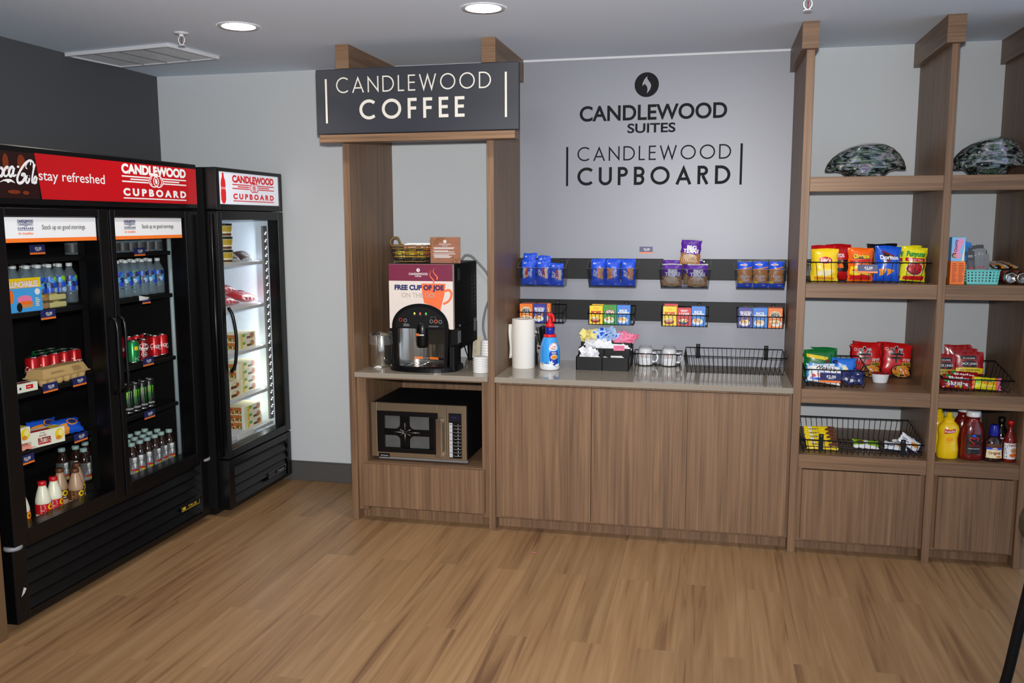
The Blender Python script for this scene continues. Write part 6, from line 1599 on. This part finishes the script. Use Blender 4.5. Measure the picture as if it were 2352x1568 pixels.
def settle():
    jr = random.Random(1)
    for a_ in STAND:
        a_[0] += jr.uniform(-.003, .003); a_[1] += jr.uniform(-.003, .003)
    for _ in range(900):
        for i, a_ in enumerate(STAND):
            for b_ in STAND[:i]:
                dx, dy = a_[0] - b_[0], a_[1] - b_[1]; d = math.hypot(dx, dy) or 1e-4; need = a_[2] + b_[2] + .0035
                if d < need:
                    k = (need - d) / 2 / d; a_[0] += dx * k; a_[1] += dy * k; b_[0] -= dx * k; b_[1] -= dy * k
            a_[0] = min(.661, max(.15, a_[0])); lo, hi = (-1.590, -.945 if a_[0] < .64 else -.988) if a_[7] else (-2.288, -1.0 if a_[0] < .57 else -1.645)
            a_[1] = min(hi - a_[2], max(lo + a_[2], a_[1]))
    for x, y, r, o, z, lab, rz, _ in STAND:
        place(o, (x, y, z + .0008), rz, lab)


for i_, n_ in ((0, 6), (1, 6), (2, 4)):
    for k in range(n_):
        STAND.append([.612 - .068 * i_, -.982 - .0660 * (n_ - 1 - k) - .01 * i_, .031, tea, SF, 'dark tea bottle behind the right door, ' + ('leftmost' if k == 0 else 'rightmost' if k == n_ - 1 else ORD[k]) + ' in the ' + ('front', 'second', 'rear')[i_] + ' row', R(50) + .35 * math.sin(5 * k + i_), True])
TEAL = [(192, 1029, 'in front'), (224, 1013, 'at the right by the door frame'), (168, 1024, 'left of the front one'), (198, 1014, 'behind the front one'), (213, 1004, 'behind by the door frame'), (146, 1028, 'at the far left')]
caps(tea, TEAL, .178, SF, 'dark tea bottle behind the brown milk bottles, %s', R(50), 2, .4)
caps(milk, [(104, 1105, 'in front'), (119, 1095, 'just behind the front one'), (52, 1125, 'cut off by the left door frame')], .178, SF, 'white milk bottle with red cap and label, %s', R(60), 3, .1, .0355)
caps(choc, [(179, 1077, 'in front'), (147, 1076, 'left, label turned away'), (175, 1063, 'behind the front one')], .178, SF, 'brown-capped chocolate milk bottle, %s', R(56), 4, .5, .0355)

settle()

# packs and cartons: printed side towards +x
FX = Matrix(((0, -1, 0, 0), (1, 0, 0, 0), (0, 0, 1, 0), (0, 0, 0, 1)))     # local front (-y) to world +x


def carton(name, label, cat, c, w, d, h, M, art=None, rz=0., top=None, group=None, side=None):
    m = MB(); m.box(-w / 2, w / 2, -d / 2, d / 2, 0, h, M)
    if art: art(Art.plane(m, (0, -d / 2, 0)))
    if top: top(Art.plane(m, (0, 0, h), (1, 0, 0), (0, 1, 0)))
    if side: side(Art.plane(m, (-w / 2, 0, 0), (0, -1, 0), (0, 0, 1)))
    o = m.build(name, origin=(0, 0, 0)); o.location = c; o.rotation_euler = (0, 0, Q + rz)
    return tag(o, label, cat, group)


def yy(u, v, x): return at(u, v, 'x', x).y


def a_lunch(a):
    a.rect(-.088, .105, .088, .148, 'yellow', 1); a.text('LUNCHABLES', 0, .122, .026, 'orange', .15, 2, .09); a.text('LUNCHABLES', 0, .122, .025, 'white', .146, 3, .05)
    a.rect(-.065, .01, .05, .105, 'sky', 1); a.ell(.0, .055, .038, .018, 'pink', 2); a.ell(.002, .038, .040, .010, 'orange', 3); a.ell(.004, .026, .038, .008, 'bun', 3); a.ell(-.03, .022, .014, .020, 'black', 4); a.ell(-.07, .07, .016, .03, 'orange', 1); a.ell(.068, .085, .014, .014, 'white', 2); a.lines(.055, .02, .08, .06, 5, 'cream', 2, 1)


carton('lunch_kit_box', 'yellow and blue lunch kit carton on the shelf behind the left door', 'carton', (.655, (yy(15, 690, .655) + yy(85, 690, .655)) / 2, SB), .185, .03, .148, 'sky', a_lunch, -.12)
for k in range(4):
    y = -1.955 + (k % 2) * .1145; z = SB + .0005 + (k // 2) * .034
    t = thing('snack_tray', ('lower left', 'lower right', 'upper left', 'upper right')[k] + ' clear tray of cheese and nuts beside the lunch kit carton', 'snack tray', (.625, y, z), 'clear snack trays')
    m = MB(); m.box(.585, .665, y - .055, y + .055, z, z + .026, 'butter' if k % 2 else 'tan', .006); rr = random.Random(k)
    for q in range(14):
        m.box(*(lambda cx_, cy_: (cx_ - .012, cx_ + .012, cy_ - .009, cy_ + .009))(.625 + rr.uniform(-.03, .03), y + rr.uniform(-.042, .042)), z + .02, z + .028 + rr.uniform(0, .003), ('butter', 'amber', 'brown', 'yellow')[q % 4], .002)
    m.build('filling', t)
    m = MB(); m.box(.580, .670, y - .0565, y + .0565, z + .0005, z + .033, 'clear plastic', .004); m.build('tray', t)

# egg carton
t = thing('egg_carton', 'tan cardboard egg carton in front of the red cola cans', 'egg carton', (.625, -1.835, SC))
m = MB()
y0, y1 = -1.985, -1.685
m.add([(.575, y0, SC + .036), (.68, y0, SC + .036), (.68, y1, SC + .036), (.575, y1, SC + .036), (.592, y0 + .018, SC + .078), (.663, y0 + .018, SC + .078), (.663, y1 - .018, SC + .078), (.592, y1 - .018, SC + .078)], [(0, 3, 2, 1), (4, 5, 6, 7), (0, 1, 5, 4), (1, 2, 6, 5), (2, 3, 7, 6), (3, 0, 4, 7)], 'cardboard')
m.box(.570, .685, y0 - .004, y1 + .004, SC + .034, SC + .040, 'cardboard', .002); a = Art(m, lambda x, y, l: Vector((.680 - (y - .036) * .40 + .0012 + l, x, SC + y)))
a.lines(-1.93, .052, -1.81, .062, 3, 'brown', 1, 4, .3); a.lines(-1.79, .045, -1.73, .068, 5, 'brown', 1, 5, .3)
m.build('lid', t, bev=.006)
m = MB()
for i in range(6):
    for j in range(2):
        m.lathe([(.012, 0), (.017, .006), (.0235, .0345)], 'cardboard', 14, (.602 + j * .05, y0 + .026 + i * .0497, SC + .0005))
m.build('cup_base', t)
carton('tea_bag_carton', 'small white carton with a red square left of the egg carton', 'carton', (.650, -2.085, SC + .001), .125, .05, .038, 'carton white', lambda a: (a.rect(.0, .012, .038, .030, 'red', 1), a.lines(.006, .018, .034, .024, 1, 'white', 2), a.ell(-.03, .018, .006, .006, 'navy', 1)), -.1, lambda a: a.ell(.01, 0, .04, .015, 'deep red', 1))
t = thing('cream_bottle', 'tall cream coloured bottle cut off by the left door frame', 'bottle', (.64, -2.20, SC))
m = MB(); m.lathe([(.026, 0), (.029, .004), (.029, .115), (.024, .128), (.013, .14), (.012, .15)], 'milk', 20, (.64, -2.185, SC)); m.build('bottle_body', t)
m = MB(); m.lathe([(.014, .149), (.014, .164), (0, .165)], 'cap white', 16, (.64, -2.185, SC)); m.build('cap', t)


def a_butter(a):
    a.text('BUTTER', -.018, .030, .020, 'deep red', .066, 2, .05); a.text('SALTED', -.026, .050, .008, 'deep red', .036, 2, .02); a.rect(-.05, .010, .012, .017, 'red', 1); a.lines(-.04, .060, .0, .064, 1, 'black', 1)
    a.ell(.056, .04, .022, .026, 'yellow', 1); a.ell(.062, .044, .012, .016, 'butter', 2); a.ell(.05, .024, .014, .010, 'amber', 2)


for k, (x, y, z, rz, L) in enumerate(((.655, -1.985, SD, -.25, 'cream and yellow butter carton in front on the lower left shelf'), (.620, -2.150, SD, -.15, 'cream and yellow butter carton behind at the left'), (.525, -2.19, SD, .05, 'pale butter carton at the back left corner, partly hidden'))):
    carton('butter_carton', L, 'butter carton', (x, y, z + .0005 + (.032 if k else 0)), .165, .07, .070, 'carton white', a_butter, rz, lambda a: (a.rect(-.08, -.03, .02, .0, 'red', 1), a.ell(.05, 0, .03, .025, 'yellow', 1)), 'butter cartons', lambda a: a.text('BUTTER', 0, .035, .010, 'deep red', .05))
for k, (x, y, L) in enumerate(((.650, -1.80, 'blue and yellow cheese pack in front beside the butter'), (.555, -1.84, 'blue and yellow cheese pack behind the front one'))):
    pouch_thing('cheese_pack', L, 'cheese pack', (x, y, SD + .002), .145, .085, .045, lambda u, v: 'amber' if u < .42 and v < .55 else ('chip blue'), lambda a: (a.ell(.02, .05, .028, .018, 'amber', 1), a.ell(.02, .05, .022, .013, 'navy', 2)), 140 + k, Q - .3, -.75, 0, 'cheese packs', .04)
mat('ham', (226, 150, 130), .4, var=.2, scale=30)
pouch_thing('ham_pack', 'pink sliced ham pack below the butter cartons at the left', 'ham pack', (.668, -2.13, SD + .001), .16, .07, .02, lambda u, v: 'film' if u > .9 else 'ham', None, 145, Q - .1, -1.25, 0, None, .04)
m = MB(); m.box(.60, .606, -1.165, -1.06, SA - .002, SA + .022, 'cardboard'); tag(m.build('cardboard_strip', origin=(.6, -1.11, SA)), 'brown cardboard strip lying under the sports drink bottles', 'cardboard strip')
for u, v, z, pr_, L in ((85, 573, SA, '$2.00', 'navy price card on the top left shelf edge'), (320, 578, SA, '$2.00', 'navy price card on the top right shelf edge under the sports drinks'), (110, 722, SB, '$2.00', 'navy price card under the lunch kit and snack trays'), (115, 889, SC, '$3.00', 'navy price card below the small white carton'), (182, 875, SC, '$4.00', 'navy price card below the egg carton'), (340, 830, SC, '$2.00', 'navy price card under the maroon soda cans'), (343, 951, SD, '$3.00', 'navy price card under the black energy drink cans'), (185, 1003, SD, '$3.50', 'navy price card hanging in front of the cheese packs'), (60, 1055, SD, '$2.00', 'navy price card under the ham pack at the left'), (148, 1183, SF, '$2.00', 'small navy card lying on the cooler floor beside a milk bottle')):
    p = at(u, v, 'x', .690)
    tagcard((.692, p.y, p.z if v < 1180 else SF + .019), L, Q, pr_, .092, .042)
m = MB(); m.grid(lambda u, v: Vector((.690 + .012 * u * v, -1.285 + .07 * u, 1.318 + .026 * v * (1 - .5 * u))), 4, 3, 'white'); m.box(.688, .6895, -1.26, -1.19, 1.298, 1.322, 'navy'); a = Art.plane(m, (.6896, 0, 0), XD, ZD); a.rect(-1.26, 1.298, -1.19, 1.306, 'tag orange'); tag(m.build('price_tag', origin=(.69, -1.23, 1.31)), 'navy price card with a curled white backing under the right water bottles', 'price tag', 'price tags')

# ------------------------------------------------------------------ inside the freezer
mat('meal cream', (246, 236, 196), .4); mat('meal food', (190, 110, 50), .5, var=.45, scale=45); mat('frozen red', (206, 30, 40), .3, coat=.3)


def a_meal(a):
    a.rect(-.105, 0, .105, .048, 'meal cream', .3); a.rect(-.05, .026, -.018, .042, 'green', 1); a.rect(-.046, .030, -.022, .039, 'lime', 2); a.rect(-.072, .004, -.05, .044, 'yellow', .6); a.poly([(.0, .010), (.066, .010), (.07, .024), (.0, .024)], 'brown', 1); a.ell(.066, .026, .026, .018, 'meal food', 1.5, 16); a.ell(.03, .036, .03, .008, 'white', 1)


def meal(x, y, z, L, w=.22, d=.14, rz=0.):
    carton('frozen_meal_box', L, 'frozen meal box', (x, y, z + .0005), w, d, .048, 'meal cream', a_meal, rz, None, 'frozen meal boxes', lambda a: food(a, d))


def food(a, d):
    a.rect(-d * .46, .004, d * .36, .045, 'meal food', 1); rr_ = random.Random(9)
    for k in range(22):
        a.ell(rr_.uniform(-d * .42, d * .32), rr_.uniform(.008, .041), .010, .004, ('bun', 'deep red', 'cream', 'green', 'amber', 'brown')[k % 6], 2, 8, rr_.uniform(0, 3))
    a.rect(d * .36, .004, d * .48, .045, 'white', 1)


LV = ['lowest', 'second', 'third', 'topmost']
for k in range(2):
    meal(.672, -.305, .935 + k * .049, ('lower', 'upper')[k] + ' frozen meal box of the pair on the middle freezer shelf')
for k in range(4):
    meal(.655, -.275, .650 + k * .049, LV[k] + ' frozen meal box in the tall right stack of the fourth freezer shelf', rz=.02 * (k % 2))
for k in range(2):
    carton('frozen_meal_box', ('lower', 'upper')[k] + ' cream meal box with a grey ring in the short left stack, fourth freezer shelf', 'frozen meal box', (.700, -.510, .6505 + k * .052), .17, .11, .051, 'meal cream', lambda a: (a.stroke([(.02 + p[0], .012 + p[1]) for p in arc(0, 0, .045, 10, 170, 16, .032)], .006, 'light grey', 1), a.poly([(-.03, .008), (.04, .008), (.04, .026), (-.03, .026)], 'brown', 2), a.ell(.045, .026, .02, .014, 'meal food', 3), a.rect(-.08, .005, -.045, .046, 'yellow', 1)), 0, None, 'frozen meal boxes')
for k in range(3):
    meal(.672, -.262, .420 + k * .049, ('lowest', 'middle', 'topmost')[k] + ' frozen meal box in the stack on the freezer floor')
for k, (x, y, z, ry, L) in enumerate(((.70, -.48, 1.2055, .05, 'red frozen food bag at the left of the second freezer shelf'), (.70, -.50, 1.275, -.03, 'red frozen food bag lying over the left one'), (.70, -.235, 1.207, .06, 'large red frozen food bag with a grey label at right'))):
    pouch_thing('frozen_bag', L, 'frozen food bag', (x + .05, y, z + .012), .225, .15, .06, lambda u, v: 'frozen red', lambda a: (a.ell(.03, .10, .05, .022, 'dark grey', 1), a.ell(.03, .10, .044, .018, 'grey', 2), a.lines(-.09, .03, -.02, .06, 3, 'white', 1, 2)), 150 + k, Q + .1, -1.3, ry, 'red frozen food bags', .04)
for k, (x, y, L) in enumerate(((.70, -.38, 'dark frosty pack at the left of the top freezer shelf'), (.60, -.43, 'dark frosty pack behind the left one, top freezer shelf'), (.70, -.22, 'dark frosty pack at the right of the top freezer shelf'), (.61, -.25, 'dark frosty pack behind the right one, top freezer shelf'))):
    pouch_thing('frozen_pack', L, 'frozen food pack', (x + .03, y, 1.479), .14, .09, .045, lambda u, v: 'light grey' if v < .12 else ('dark grey' if int(u * 9 + v * 5) % 2 else 'brown'), None, 160 + k, Q, -.95, 0, 'dark frosty packs', .03)
tub = MB(); tub.lathe([(.036, 0), (.038, .004), (.045, .07)], 'meal cream', 24, cap=True); a = Art(tub, lambda x, y, l: Vector(((.037 + .008 * y / .07 + .0008 + l) * math.sin(x / .04), -(.037 + .008 * y / .07 + .0008 + l) * math.cos(x / .04), y)))
a.rect(-.1, .030, .1, .062, 'badge gold', 1, 16, 1); a.rect(-.1, .006, .1, .02, 'brown', 1, 16, 1); tub.lathe([(.047, .066), (.047, .078), (0, .079)], 'black', 24)
tp = tub.build('ice_cream_tub'); tp['_u'] = 0; tag(tp, 'ice cream tub', 'ice cream tub', 'stacked ice cream tubs')
for k in range(3):
    place(tp, (.715, yy(517, 565, .715), 1.4785 + k * .0795), R(50), ('lowest', 'middle', 'topmost')[k] + ' small gold and cream tub stacked at the left of the top freezer shelf')

for o in sc.objects:
    for k in ('_o', '_u'):
        if k in o: del o[k]
